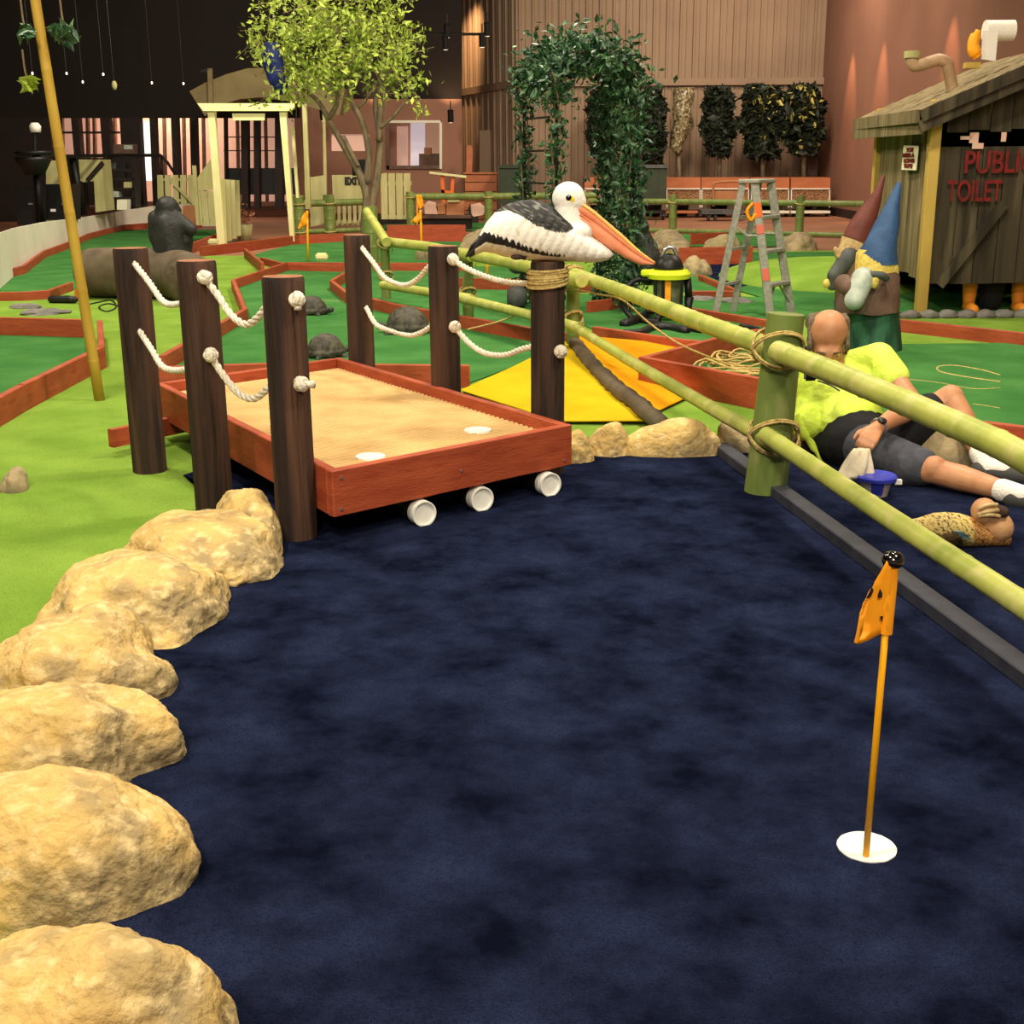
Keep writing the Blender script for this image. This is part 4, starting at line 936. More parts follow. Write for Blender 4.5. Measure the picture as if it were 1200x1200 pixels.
# ================================================================== IVY ARCH
def arch():
    Yf_, Yb_ = 11.9, 12.7; t = thing('ivy_arch', W(715, 360, Yf_), 'tall garden arch covered in dark green ivy', 'garden arch'); t.location.z = 0
    fr_, pth = [], []
    for Y_, dx in ((Yf_, 0), (Yb_, -38)):
        L0 = W(652+dx*.95, 350, Y_); L1 = W(652+dx, 130, Y_); R1_ = W(744+dx*.8, 90, Y_); R0_ = W(738+dx*.8, 350, Y_); L0.z = R0_.z = 0
        w = R1_.x-L1.x; zt = W(700, 62, Y_).z; pts = [L0, V((L1.x, Y_, zt-.35))]
        for k in range(1, 9):
            a_ = PI-PI*k/9; pts.append(V((L1.x+w/2+w/2*math.cos(a_), Y_, zt-.35+.38*math.sin(a_))))
        pts += [V((R1_.x, Y_, zt-.35)), R0_]
        obj('hoop', tube(nb(), pts, .014, 8), 'dark', t, smooth=True); pth.append(pts)
    for i in range(7):
        z_ = .3+i*.3
        for j in (0, -1):
            A_ = pth[0][j].copy(); B_ = pth[1][j].copy(); A_.z = B_.z = z_; obj('crossbar', tube(nb(), [A_, B_], .01, 6), 'dark', t)
    pos, vine = [], []
    def dense(pts, n, rad):
        L = [(pts[i], pts[i+1]) for i in range(len(pts)-1)]; ws = [(b_-a_).length for a_, b_ in L]
        for _ in range(n):
            a_, b_ = random.choices(L, ws)[0]; p = a_.lerp(b_, random.random()); pos.append(p+V((random.gauss(0, rad), random.gauss(0, rad), random.gauss(0, rad))))
    for j, pts in enumerate(pth): dense(pts, 1500, .05); dense(pts[1:-1], 800, .11); dense([pts[-2], pts[-1]], 750, .075)
    for z_ in [k*.15+.1 for k in range(15)]:
        A_, B_ = pth[0][-1].copy(), pth[1][-1].copy(); A_.z = B_.z = z_; dense([A_, B_], 75, .06)
        A_, B_ = pth[0][0].copy(), pth[1][0].copy(); A_.z = B_.z = z_+random.uniform(-.05, .05)
        if random.random() < .45: dense([A_, B_], 60, .05)
    for k in range(12):
        A_, B_ = pth[0][min(1+k, len(pth[0])-2)], pth[1][min(1+k, len(pth[1])-2)]; dense([A_, B_], 110, .08)
    o = obj('ivy_foliage', leaves(nb(), pos, .042), 'ivy', t); o['kind'] = 'stuff'
    for pts in pth:
        for s in range(3):
            Q = []
            for i, p in enumerate(smooth_pts(pts, 5)): Q.append(p+V((.05*math.sin(i*.6+s*2), .05*math.cos(i*.6+s*2), 0)))
            obj('vine_stem', tube(nb(), Q, .008, 5), 'bark', t)
    return t
arch()
# ================================================================== TREE
def tree():
    b = G(431, 312); Y0 = b.y; t = thing('leafy_tree', b, 'lime leaved tree rising behind the dock from a bamboo ringed base', 'tree')
    def q(x, y_, d=0): return W(x, y_, Y0+d)
    br_ = [([(430, 300), (428, 260), (430, 232), (422, 205), (405, 175), (385, 140), (372, 118), (350, 100), (335, 80)], .075, .014, 0),
          ([(434, 300), (436, 240), (443, 200), (445, 160), (440, 120), (452, 90), (468, 68), (484, 50)], .07, .014, .2),
          ([(430, 215), (432, 180), (425, 145), (412, 118), (408, 90), (400, 60), (396, 30)], .05, .015, -.2),
          ([(444, 165), (446, 130), (450, 110), (446, 85), (450, 55), (455, 20)], .045, .012, .3),
          ([(416, 130), (428, 118), (440, 100), (452, 80)], .025, .01, .1), ([(405, 172), (402, 160), (415, 185), (420, 195)], .03, .03, -.1), ([(445, 150), (462, 135), (475, 118), (482, 100)], .03, .01, 0), ([(385, 140), (395, 120), (392, 100), (380, 70)], .04, .01, -.3)]
    for px, r0, r1, d in br_:
        P = smooth_pts([q(x, y_, d*i/len(px)) for i, (x, y_) in enumerate(px)], 5)
        if px[0][1] > 290: P[0].z = 0
        obj('branch', tube(nb(), P, [r0+(r1-r0)*i/(len(P)-1) for i in range(len(P))], 10), 'bark', t, smooth=True)
    tips = []; pos = []; rnd = random.Random(5)
    blobs = [(325, 55, 30, 26), (355, 60, 32, 40), (390, 55, 36, 42), (425, 55, 32, 38), (455, 60, 28, 34), (478, 55, 18, 26), (300, 45, 10, 12), (345, 95, 26, 20), (380, 98, 26, 14), (410, 85, 26, 22), (470, 95, 22, 16), (350, 20, 50, 26), (420, 12, 60, 26), (400, -25, 60, 24), (335, 110, 16, 10), (487, 98, 8, 6), (455, 115, 8, 6), (490, 122, 6, 8), (318, 85, 10, 10), (372, 112, 8, 8)]
    for (x, y_, rx, ry) in blobs:
        n = int(rx*ry*.7)
        for _ in range(max(3, n//13)):
            a_ = rnd.uniform(0, 6.28); k = rnd.random()**.5; c = q(x+rx*k*math.cos(a_), y_+ry*k*math.sin(a_), rnd.gauss(0, .55))
            e = c+V((rnd.gauss(0, .16), rnd.gauss(0, .16), rnd.gauss(0, .14))); tips.append((c, e))
            for _ in range(7): pos.append(c.lerp(e, rnd.random())+V((rnd.gauss(0, .055), rnd.gauss(0, .055), rnd.gauss(0, .055))))
    bm = nb()
    for a_, b_ in tips[::2]: tube(bm, [a_, b_], .006, 4)
    o = obj('twigs', bm, 'bark', t); o['kind'] = 'stuff'
    o = obj('foliage', leaves(nb(), pos, .046), 'leaflime', t); o['kind'] = 'stuff'
    # bamboo collar around the foot
    for k, (x, yb) in enumerate(((430, 318), (444, 316))):
        pass
tree()
c = G(316, 200, 3.2)
Yb = 17.3
bm = tube(nb(), smooth_pts([W(318, 50, Yb), W(319, 66, Yb), W(322, 82, Yb), W(328, 98, Yb), W(332, 110, Yb)], 5), [.1]*4+[.14]*6+[.13]*5+[.1]*3+[.05]*3, 14)
obj('tree_ornament', bm, 'blue', smooth=True, label='deep blue elongated ornament hanging in the tree at left', cat='ornament')
# leaf sprigs entering at top left
for (cx_, cy_, r_, n_, l, m_) in ((78, 38, 14, 40, 'drooping green leaf sprig at the top left corner', 'ivy'), (34, 98, 7, 36, 'pale green leaf sprig at the left edge', 'leaflime'), (32, 40, 7, 20, 'small leaf sprig in the very top left corner', 'ivy')):
    p = [W(cx_+random.gauss(0, r_*.5), cy_+random.gauss(0, r_*.4), 7.6+random.gauss(0, .1)) for _ in range(n_)]
    t = thing('leaf_sprig', W(cx_, cy_, 7.6), l, 'leaves'); obj('leaf', leaves(nb(), p, .05), m_, t)['kind'] = 'stuff'
    obj('stem', tube(nb(), smooth_pts([W(cx_-8, cy_-40, 7.6), W(cx_-4, cy_-12, 7.6), W(cx_+2, cy_+4, 7.6)], 5), .006, 6), 'bark', t)

# ================================================================== GATE AND PICKETS
def pr(px, Y, d, m, n, par, **k):
    """outline given at depth Y, thickness d away from the viewer"""
    bm = nb(); prism(bm, [W(x, y_, Y) for x, y_ in px], (0, d, 0)); return obj(n, bm, m, par, **k)
gY = 22.6
gate = thing('gate_arch', G(292, 288), 'cream painted timber gate arch with open picket gate', 'gate')
def gp(x0, x1, yt, xb0, xb1, yb, Y=gY, d=.14, m='cream', n='gate_post', par=gate): return pr([(x0, yt), (x1, yt), (xb1, yb), (xb0, yb)], Y, d, m, n, par)
gp(243, 251, 128, 255, 264, 290); gp(327, 335, 128, 340, 345, 283)
pr([(231, 121), (345, 121), (345, 127), (341, 130), (238, 130)], gY-.06, .09, 'cream', 'lintel', gate); pr([(231, 121), (345, 121), (345, 127), (341, 130), (238, 130)], gY+.2, .09, 'cream', 'lintel', gate)
pr([(272, 133), (310, 133), (310, 141), (273, 141)], gY, .05, 'cream', 'hanging_board', gate)
pr([(341, 148), (344, 148), (350, 232), (347, 232)], gY+.5, .1, 'cream', 'rear_post', gate); pr([(354, 122), (359, 122), (364, 245), (358, 245)], gY+1, .1, 'creamold', 'rear_post', gate)
for i in range(4):
    x = 259+i*5.4; k = i*.22
    pr([(x, 210+i*.4), (x+5, 210+i*.4), (x+7, 285-i*3.0), (x+2, 286-i*3.0)], gY+.05+k, .03, 'creamold', 'gate_board', gate)
def picket(label, x0, x1, yt, yb, n, Y, gap=.3, rails=(.15, .85), diag=None, m='creamold', lean=0):
    t = thing('picket_fence', W((x0+x1)/2, yb, Y), label, 'fence')
    w = (x1-x0)/n
    for i in range(n):
        a_ = x0+w*i; pr([(a_, yt), (a_+w*(1-gap), yt), (a_+w*(1-gap)+lean, yb), (a_+lean, yb)], Y, .03, m, 'picket', t)
    for r_ in rails:
        y_ = yt+(yb-yt)*r_; hh = (yb-yt)*.045; pr([(x0+lean*r_, y_-hh), (x1+lean*r_, y_-hh), (x1+lean*r_, y_+hh), (x0+lean*r_, y_+hh)], Y+.03, .04, m, 'fence_rail', t)
    if diag: (a_, b_, c_, d_) = diag; pr([(a_, b_-2), (c_, d_-2), (c_, d_+2), (a_, b_+2)], Y-.04, .03, m, 'fence_brace', t)
    return t
picket('low pale picket fence with diagonal brace behind the black ape', 184, 229, 205, 240, 5, 27.5, .25, diag=(200, 212, 228, 240), lean=1)
picket('taller pale picket panel directly left of the gate post', 228, 251, 224, 264, 3, 25.5, .12, lean=3)
pk = thing('sign_board', W(240, 215, 25.4), 'pale board with pointed top beside the gate post', 'board')
pr([(225, 194), (229, 194), (234, 264), (230, 264)], 25.4, .08, 'creamold', 'stake', pk); pr([(230, 210), (240, 196), (247, 186), (251, 186), (252, 222), (230, 224)], 25.6, .03, 'creamold', 'board', pk)
picket('pale slatted picket panel right of the tree trunk', 446, 482, 203, 257, 4, 27, .15, rails=(.22, .95), lean=1)
pe = thing('exit_panel', W(420, 258, 27), 'pale panel lettered EXIT behind the tree trunk', 'sign panel')
pr([(362, 208), (382, 205), (384, 262), (364, 266)], 26.6, .04, 'creamold', 'side_board', pe)
pr([(389, 205), (431, 205), (431, 240), (390, 240)], 27, .04, 'creamold', 'board', pe)
for i in range(7): x = 389+i*6.2; pr([(x, 240), (x+3.8, 240), (x+4.2, 262), (x+.4, 262)], 27, .03, 'creamold', 'picket', pe)
pr([(389, 258), (432, 258), (432, 264), (389, 264)], 27.1, .04, 'creamold', 'fence_rail', pe)
text('exit_lettering', 'EXIT', W(404, 216, 26.98), .2, (1, 0, 0), (0, 0, 1), 'black', pe, .004, .85, .012)
pr([(378, 130), (381, 130), (384, 262), (380, 262)], 27, .06, 'creamold', 'pole', pe)
bs = thing('notice_board', W(424, 206, 26), 'small black notice board on the tree trunk', 'sign'); pr([(412, 188), (434, 186), (435, 206), (413, 206)], 19.0, .03, 'black', 'board', bs)
fp = thing('flower_pot', W(285, 270, 24), 'small pot of flowers just inside the gate', 'flower pot')
c = W(286, 271, 24); obj('pot', lathe(nb(), V((c.x, c.y, 0)), [(.12, 0), (.17, .3), (.15, .3)], 16), 'creamold', fp, smooth=True); obj('flowers', leaves(nb(), [V((c.x+random.gauss(0, .08), c.y+random.gauss(0, .08), .45+random.gauss(0, .1))) for _ in range(60)], .05), 'terracotta', fp)['kind'] = 'stuff'
# curved canopy
cp = thing('canopy', W(310, 100, 28), 'large curved beige canopy above the gate arch', 'canopy')
pr([(222, 107), (240, 97), (265, 87), (290, 80), (320, 79), (350, 83), (380, 92), (404, 104), (398, 135), (380, 130), (355, 123), (330, 117), (305, 114), (282, 116), (260, 122), (240, 136)], 28, .6, 'canopy', 'curved_panel', cp)
pr([(243, 80), (248, 80), (249, 122), (244, 122)], 27.8, .1, 'canopy', 'mast', cp); pr([(235, 82), (246, 80), (246, 83), (235, 85)], 27.8, .05, 'black', 'lamp_arm', cp)
# ================================================================== WALLS
YW = 35.5
def ribwall(A_, B_, z0, z1, name, m, per=.36, dep=.06):
    """standing-rib cladding between two floor points"""
    A_, B_ = V((A_[0], A_[1], 0)), V((B_[0], B_[1], 0)); d = (B_-A_); L = d.length; d.normalize(); n = V((d.y, -d.x, 0)); k = int(L/per); bm = nb(); pr_ = None
    for i in range(k+1):
        for s, o_ in ((0, 0), (.12, 0), (.16, dep), (.3, dep), (.34, 0), (.62, 0), (.64, dep*.4), (.7, dep*.4), (.72, 0)):
            p = A_+d*min(L, per*(i+s))+n*o_; c = (bm.verts.new(p+V((0, 0, z0))), bm.verts.new(p+V((0, 0, z1))))
            if pr_: bm.faces.new((pr_[0], c[0], c[1], pr_[1]))
            pr_ = c
    return obj(name, bm, m, kind='structure')
zT = 7.6
wR0 = W(955, 250, YW); wL0 = W(607, 250, YW)
ribwall((wL0.x, YW), (wR0.x+.2, YW), 0, zT, 'wall_back', 'wall')
wL1 = W(536, 240, 40.5)
ribwall((wL1.x, 40.5), (wL0.x, YW), 0, zT, 'wall_back_left', 'wall', .5, .07)
def strip(A_, B_, z, h, dep, name, m): bm = nb(); a_ = V((A_[0], A_[1], z)); b_ = V((B_[0], B_[1], z)); beam(bm, a_, b_, dep, h); return obj(name, bm, m, kind='structure')
zr_ = W(850, 96, YW).z
strip((wL0.x, YW-.12), (wR0.x, YW-.12), zr_, .18, .12, 'trim_1', 'wall'); strip((wL1.x, 40.4), (wL0.x, YW-.12), zr_, .2, .12, 'trim_2', 'wall')
dr = thing('side_door', W(574, 230, 38), 'plain beige door panel set in the back wall beside the orange plank', 'door')
pr([(562, 153), (578, 152), (578, 235), (562, 235)], 37.4, .06, 'wall', 'door_leaf', dr)
# right wall
obj('wall_right', prism(nb(), [V((wR0.x, YW, 0)), V((7.3, 3.5, 0)), V((7.3, 3.5, zT)), V((wR0.x, YW, zT))], (.15, 0, 0)), 'salmon', kind='structure')
strip((wR0.x-.05, YW-.3), (7.25, 3.6), .1, .2, .06, 'baseboard_right', 'dark')
# left side wall far out and ceiling
obj('wall_left', prism(nb(), [V((-20, YW+10, 0)), V((-20, -6, 0)), V((-20, -6, zT)), V((-20, YW+10, zT))], (-.1, 0, 0)), 'ceil', kind='structure')
obj('ceiling', box(nb(), (-5, 19, zT+.05), (34, 56, .1)), 'ceil', kind='structure')
obj('wall_far', box(nb(), (-12, 44, zT/2), (24, .1, zT)), 'pink', kind='structure')
# partition with serving window (Y 33)
YP = 33.0
x0, x1 = 345, 541
def pw(px, m='salmon', Y=YP, d=.15, kind='structure', name='wall_partition'): return pr(px, Y, d, m, name, None, kind=kind)
pw([(345, 116), (541, 116), (541, 142), (345, 142)]); pw([(345, 142), (388, 142), (388, 250), (345, 250)]); pw([(388, 177), (433, 177), (433, 250), (388, 250)]); pw([(388, 142), (433, 142), (433, 157), (388, 157)])
pw([(433, 142), (454, 142), (454, 250), (433, 250)]); pw([(454, 197), (517, 197), (517, 250), (454, 250)]); pw([(517, 142), (541, 142), (541, 250), (517, 250)])
obj('wall_upper', prism(nb(), [W(200, 116, YP), W(541, 116, YP), W(541, -60, YP), W(200, -60, YP)], (0, .1, 0)), 'ceil', kind='structure')
pr([(388, 157), (433, 157), (433, 177), (388, 177)], YP+.1, .03, 'litpink', 'window_2', None, kind='structure')
# room beyond window
w1 = thing('serving_window', W(486, 197, YP), 'white framed serving window looking into a lit back room', 'window')
w1['kind'] = 'structure'; w1.name = 'window_1'
for px in ([(453, 141), (518, 141), (518, 144), (453, 144)], [(453, 141), (456, 141), (456, 198), (453, 198)], [(515, 141), (518, 141), (518, 198), (515, 198)], [(453, 194), (518, 194), (518, 198), (453, 198)]): pr(px, YP-.06, .1, 'whitewall' if px[0][1] < 142 and px[1][0] > 500 else 'gbrown', 'frame', w1)
pr([(454, 142), (519, 142), (519, 197), (454, 197)], YP+2.5, .05, 'pink', 'back_room_wall', w1)
pr([(465, 148), (478, 148), (478, 196), (465, 196)], YP+2.3, .05, 'litpink', 'lit_doorway', w1)
pr([(481, 144), (498, 144), (498, 194), (481, 194)], YP+1.9, .05, 'litwin2', 'window_sash', w1) if 'litwin2' in M else None
# shelf of cartons inside window
for (a_, b_, c_, d_, m_) in ((491, 180, 514, 195, 'gbrown'), (497, 173, 505, 181, 'carton')): pr([(a_, b_), (c_, b_), (c_, d_), (a_, d_)], YP+.8, .4, m_, 'stock_pile', w1)
# dark facade on the left (Y 30) with lit room behind
YF = 30.0
def fac(px, m='dark', d=.3, Y=YF, name='wall_facade'): return pr(px, Y, d, m, name, None, kind='structure')
fac([(-80, -80), (350, -80), (350, 138), (-80, 138)], 'ceil')
fac([(-80, 138), (59, 138), (64, 260), (-80, 260)]); i = 0
for a_, b_, s in ((83, 91, 6), (117, 127, 5), (140, 163, 4), (175, 181, 3), (200, 207, 3), (222, 229, 2), (262, 264, 1), (282, 290, .5), (297, 303, .5), (322, 331, 0)):
    fac([(a_, 138), (b_, 138), (b_+s*1.5, 245), (a_+s*1.5, 245)])
fac([(60, 185), (165, 185), (170, 240), (60, 240)], 'dark', .1, YF+.35); fac([(264, 197), (345, 197), (345, 228), (264, 228)], 'black', .6, YF+.4, 'wall_counter')
fac([(60, 154), (140, 154), (140, 156.5), (60, 156.5)], 'dark', .05, YF+.2, 'trim_3')
fac([(262, 160), (330, 160), (330, 161.2), (262, 161.2)], 'dark', .05, YF+.2, 'trim_4'); fac([(262, 176), (330, 176), (330, 177.2), (262, 177.2)], 'dark', .05, YF+.2, 'trim_5')
LB = pr([(40, 130), (350, 130), (350, 236), (40, 236)], 34.5, .1, 'litpink', 'wall_glow', None, kind='structure')  # glowing panel stands in for the lamp-lit pink wall of the room
pr([(163, 142), (178, 142), (180, 212), (172, 212), (166, 196)], YF+.6, .04, 'litwin', 'window_4', None, kind='structure')
for x in (70, 100, 108, 132, 190, 213, 236, 276, 309): pr([(x, 138), (x+3, 138), (x+5, 236), (x+2, 236)], 33.5, .15, 'gbrown', 'trim_6', None, kind='structure')
# curved white low wall
bt = [(-90, 420, 310), (20, 322, 268), (52, 301, 261), (104, 279, 254), (145, 268, 247), (185, 265, 241), (262, 265, 236)]
bm = nb(); prev = None
PP = [(G(x, b_), x, t_) for x, b_, t_ in bt]
for p, x, t_ in PP:
    h = W(x, t_, p.y).z; bk = V((-.05, .14, 0)); c = [bm.verts.new(V((p.x, p.y, 0))), bm.verts.new(V((p.x, p.y, h))), bm.verts.new(V((p.x, p.y, h))+bk), bm.verts.new(V((p.x, p.y, 0))+bk)]
    if prev:
        for k in range(4): bm.faces.new((prev[k], prev[(k+1) % 4], c[(k+1) % 4], c[k]))
    prev = c
obj('low_wall', bm, 'whitewall', label='curved white low wall along the left edge of the course', cat='low wall')
# rail above the wall
rl_ = thing('metal_railing', W(100, 245, 26), 'thin black metal railing above the white wall', 'railing')
obj('handrail', tube(nb(), [W(40, 184, 22.5), W(90, 183, 25), W(140, 182, 27), W(188, 182, 29), W(196, 190, 29), W(208, 208, 29)], .035, 8), 'blackmetal', rl_, smooth=True)
for (x, yt, xb, yb, Y_, w) in ((42, 190, 48, 262, 22.6, .13), (84, 182, 98, 252, 25, .14), (161, 184, 167, 240, 27.5, .09), (189, 184, 190, 215, 29, .07)):
    tube(bm := nb(), [W(x, yt, Y_), W(xb, yb, Y_)], w/2, 8); obj('upright', bm, 'blackmetal', rl_, smooth=True)
# clutter behind the white wall
def prop(name, label, cat, parts, group=None):
    x, y_, Y_ = parts[0][0][0][0], max(p[1] for p in parts[0][0]), parts[0][1]; t = thing(name, W(x, y_, Y_), label, cat, group)
    for px, Y_, d, m_, n in parts: pr(px, Y_, d, m_, n, t)
    return t
def rc(a_, b_, c_, d_): return [(a_, b_), (c_, b_), (c_, d_), (a_, d_)]
prop('crate', 'black storage crate with white label behind the white wall at far left', 'crate', [(rc(52, 216, 84, 258), 23.5, .5, 'black', 'body'), (rc(59, 245, 65, 248), 23.48, .01, 'white', 'label'), (rc(72, 238, 78, 240), 23.46, .03, 'steel', 'handle')])
prop('crate', 'black storage crate at the left edge of the frame behind the white wall', 'crate', [(rc(20, 220, 42, 264), 22.6, .5, 'black', 'body'), (rc(33, 238, 38, 240), 22.56, .03, 'steel', 'handle')])
prop('timber_box', 'tall beige timber box leaning open behind the white wall', 'timber box', [([(92, 187), (119, 187), (124, 247), (112, 249), (110, 212), (100, 214), (94, 212)], 26, .6, 'creamold', 'side_panel'), ([(118, 189), (121, 193), (103, 213), (100, 210)], 25.9, .1, 'dark', 'strut')])
prop('plywood_sheet', 'beige board between the railing posts at far left', 'board', [(rc(54, 188, 76, 278), 25, .05, 'creamold', 'board')])
prop('shelf_rack', 'dark rack of stacked equipment behind the white wall', 'rack', [(rc(123, 193, 128, 246), 27, .4, 'black', 'side'), (rc(155, 185, 159, 243), 27, .4, 'black', 'side')] + [(rc(125, 198+i*11, 157, 200+i*11), 27, .4, 'dark', 'shelf') for i in range(5)])
for i, (x, y_, m_) in enumerate(((131, 194, 'ggrey'), (141, 205, 'black'), (150, 216, 'creamold'), (134, 227, 'gsleeve'), (147, 238, 'ggrey'), (142, 194, 'black'), (132, 216, 'black'))):
    prop('equipment_box', ['grey box on the top shelf of the dark rack', 'black box on the second shelf of the dark rack', 'pale box on the third shelf of the dark rack', 'pale grey box on the fourth shelf of the dark rack', 'grey box at the foot of the dark rack', 'black box on the top shelf of the dark rack', 'black box on the third shelf of the dark rack'][i], 'box', [(rc(x-5, y_-7+4, x+5, y_+4), 27.05, .25, m_, 'body')])
prop('cabinet', 'dark cabinet behind the equipment rack at left', 'cabinet', [(rc(131, 181, 159, 243), 29.35, .4, 'dark', 'body')])
prop('carton', 'brown carton on the dark cabinet left of the bright doorway', 'box', [(rc(133, 169, 157, 181), 29.4, .3, 'gbrown', 'body'), (rc(145, 170, 155, 175), 29.38, .01, 'gsleeve', 'label')])
prop('floor_tub', 'small white tub behind the white wall beside the ape', 'tub', [(rc(137, 234, 149, 246), 26.6, .25, 'whitewall', 'body')])
t = thing('table_lamp', W(41, 200, 22.4), 'dark lamp with a small white top at the far left', 'lamp'); c = W(41, 148, 22.4)
obj('shade', lathe(nb(), c+V((0, 0, -.1)), [(.09, 0), (.1, .1), (.06, .16)], 14), 'white', t, smooth=True); obj('stem', tube(nb(), [c, W(41, 200, 22.4)], .025, 8), 'black', t); obj('tray', lathe(nb(), W(41, 182, 22.4), [(.3, 0), (.34, .05), (.3, .08)], 20), 'black', t, smooth=True); obj('drum', lathe(nb(), W(41, 205, 22.4), [(.16, 0), (.3, .25), (.3, .3)], 20), 'black', t, smooth=True)
prop('carton', 'brown carton behind the picket fence beside the ape', 'box', [(rc(214, 241, 229, 263), 26.8, .3, 'carton', 'body')])
# ================================================================== BACK OF THE HALL
GC = 'loading trolleys with orange tops along the back wall'
def cart(a_, b_, label, Y_=32.2, yt=208):
    t = thing('loading_trolley', W((a_+b_)/2, 255, Y_), label, 'trolley', GC)
    pr(rc(a_, yt, b_, 221), Y_, .7, 'woodorange', 'top_panel', t); pr(rc(a_+1.5, 222, b_-1.5, 240), Y_+.03, .6, 'speckle', 'load', t)
    pr(rc(a_, 221, a_+1.2, 243), Y_-.02, .06, 'whitewall', 'frame_upright', t); pr(rc(b_-1.2, 221, b_, 243), Y_-.02, .06, 'whitewall', 'frame_upright', t); pr(rc(a_, 220.5, b_, 222), Y_-.02, .05, 'whitewall', 'frame_bar', t)
    pr(rc(a_, 247, b_, 250), Y_-.05, .7, 'woodorange' if a_ < 830 else 'whitewall', 'deck', t)
    for x in (a_+3, b_-4):
        c = W(x, 253, Y_+.1); lathe(bm := nb(), V((c.x, c.y, .1)), [(.02, -.03), (.1, -.03), (.1, .03), (.02, .03)], 14, (V((0, 1, 0)), V((0, 0, 1)), V((1, 0, 0)))); obj('wheel', bm, 'black', t)
for a_, b_, l in ((685, 712, 'orange topped loading trolley left of the ivy leg'), (781, 821, 'orange topped loading trolley right of the dark green bin'), (822, 878, 'orange topped loading trolley behind the beige hand trolley'), (880, 925, 'orange topped loading trolley behind the stepladder top'), (927, 973, 'rightmost orange topped loading trolley')): cart(a_, b_, l)
t = thing('hand_trolley', W(854, 255, 30.5), 'low beige platform hand trolley with a tubular handle', 'trolley')
pr(rc(836, 224, 872, 240), 30.6, .05, 'carton', 'back_panel', t); pr(rc(822, 246, 872, 251), 30.2, .6, 'ggrey', 'platform', t)
obj('handle', tube(nb(), smooth_pts([W(836, 242, 30.5), W(836, 220, 30.5), W(840, 214, 30.5), W(866, 213, 30.5), W(871, 219, 30.5), W(872, 242, 30.5)], 5), .03, 8), 'carton', t, smooth=True)
for x in (830, 838, 862): c = W(x, 256, 30.4); lathe(bm := nb(), V((c.x, c.y, .1)), [(.02, -.03), (.1, -.03), (.1, .03), (.02, .03)], 14, (V((0, 1, 0)), V((0, 0, 1)), V((1, 0, 0)))); obj('wheel', bm, 'ggrey', t)
for a_, b_, l in ((583, 626, 'dark green wheeled bin left of the ivy arch'), (735, 783, 'dark green wheeled bin behind the right leg of the ivy arch')):
    t = thing('wheeled_bin', W((a_+b_)/2, 252, 31), l, 'bin', 'dark green bins by the arch')
    pr([(a_+2, 197), (b_-1, 197), (b_-4, 240), (a_+3, 240)], 31, .8, 'binG', 'body', t); pr([(a_, 193), (b_, 193), (b_, 197), (a_, 197)], 30.95, .9, 'ggrey' if a_ > 700 else 'binG', 'lid', t); pr(rc(a_+4, 247, b_-2, 250), 31, .8, 'dark', 'chassis', t)
    for x in (a_+6, b_-6): c = W(x, 253, 31.1); lathe(bm := nb(), V((c.x, c.y, .1)), [(.02, -.03), (.1, -.03), (.1, .03), (.02, .03)], 14, (V((0, 1, 0)), V((0, 0, 1)), V((1, 0, 0)))); obj('wheel', bm, 'black', t)
t = thing('timber_chest', W(564, 245, 32), 'orange timber chest beside the left dark green bin', 'chest')
for i in range(5): pr(rc(545, 203+i*11, 582, 213+i*11), 32, .7, 'woodorange', 'side_board', t)
pr(rc(543, 202, 583, 204), 31.95, .8, 'woodorange', 'lid', t)
prop('timber_plank', 'upright orange plank standing on end by the chest', 'plank', [([(547, 172), (549, 170), (552, 170), (554, 174), (553, 205), (546, 205)], 32, .1, 'woodorange', 'board')])
t = thing('sawhorse', W(526, 235, 30), 'small trestle with a white top and orange legs', 'trestle')
pr([(503, 201), (546, 206), (546, 208.5), (503, 203.5)], 30, .5, 'cream', 'top_board', t)
for px in ([(516, 204), (520, 204), (524, 262), (519, 262)], [(529, 206), (533, 206), (529, 262), (525, 262)], [(517, 222), (528, 224), (527, 228), (517, 227)]): pr(px, 30.1, .08, 'orange', 'leg', t)
prop('carton', 'brown cardboard carton on the low plinth beneath the trestle', 'box', [(rc(523, 236, 544, 252), 27, .5, 'carton', 'body'), (rc(524, 235, 538, 237), 26.95, .5, 'creamold', 'flap')])
prop('sack', 'pale sack on the low plinth left of the carton', 'sack', [([(498, 251), (497, 240), (501, 236), (510, 238), (513, 251)], 27, .4, 'pink', 'body')])
prop('sack', 'brownish bundle between the pale sack and the carton', 'sack', [([(513, 251), (513, 239), (518, 237), (522, 240), (522, 251)], 27, .4, 'carton', 'body')])
prop('folded_trolley', 'folded black and white trolley heap right of the carton', 'trolley', [([(549, 250), (552, 240), (562, 238), (570, 245), (566, 252), (555, 254)], 27, .3, 'pink', 'body'), ([(548, 246), (551, 238), (552, 250), (556, 256), (552, 257)], 26.95, .1, 'black', 'wheel_frame')])
prop('plinth', 'low brown plinth carrying cartons behind the far green', 'plinth', [(rc(495, 252, 552, 256), 26.9, 1.0, 'gbrown', 'top'), (rc(495, 256, 552, 270.5), 27, .8, 'dark', 'base')])
prop('low_platform', 'low salmon platform behind the far bamboo fence', 'platform', [(rc(690, 272, 1010, 278), 25.6, .5, 'trailer', 'front')])
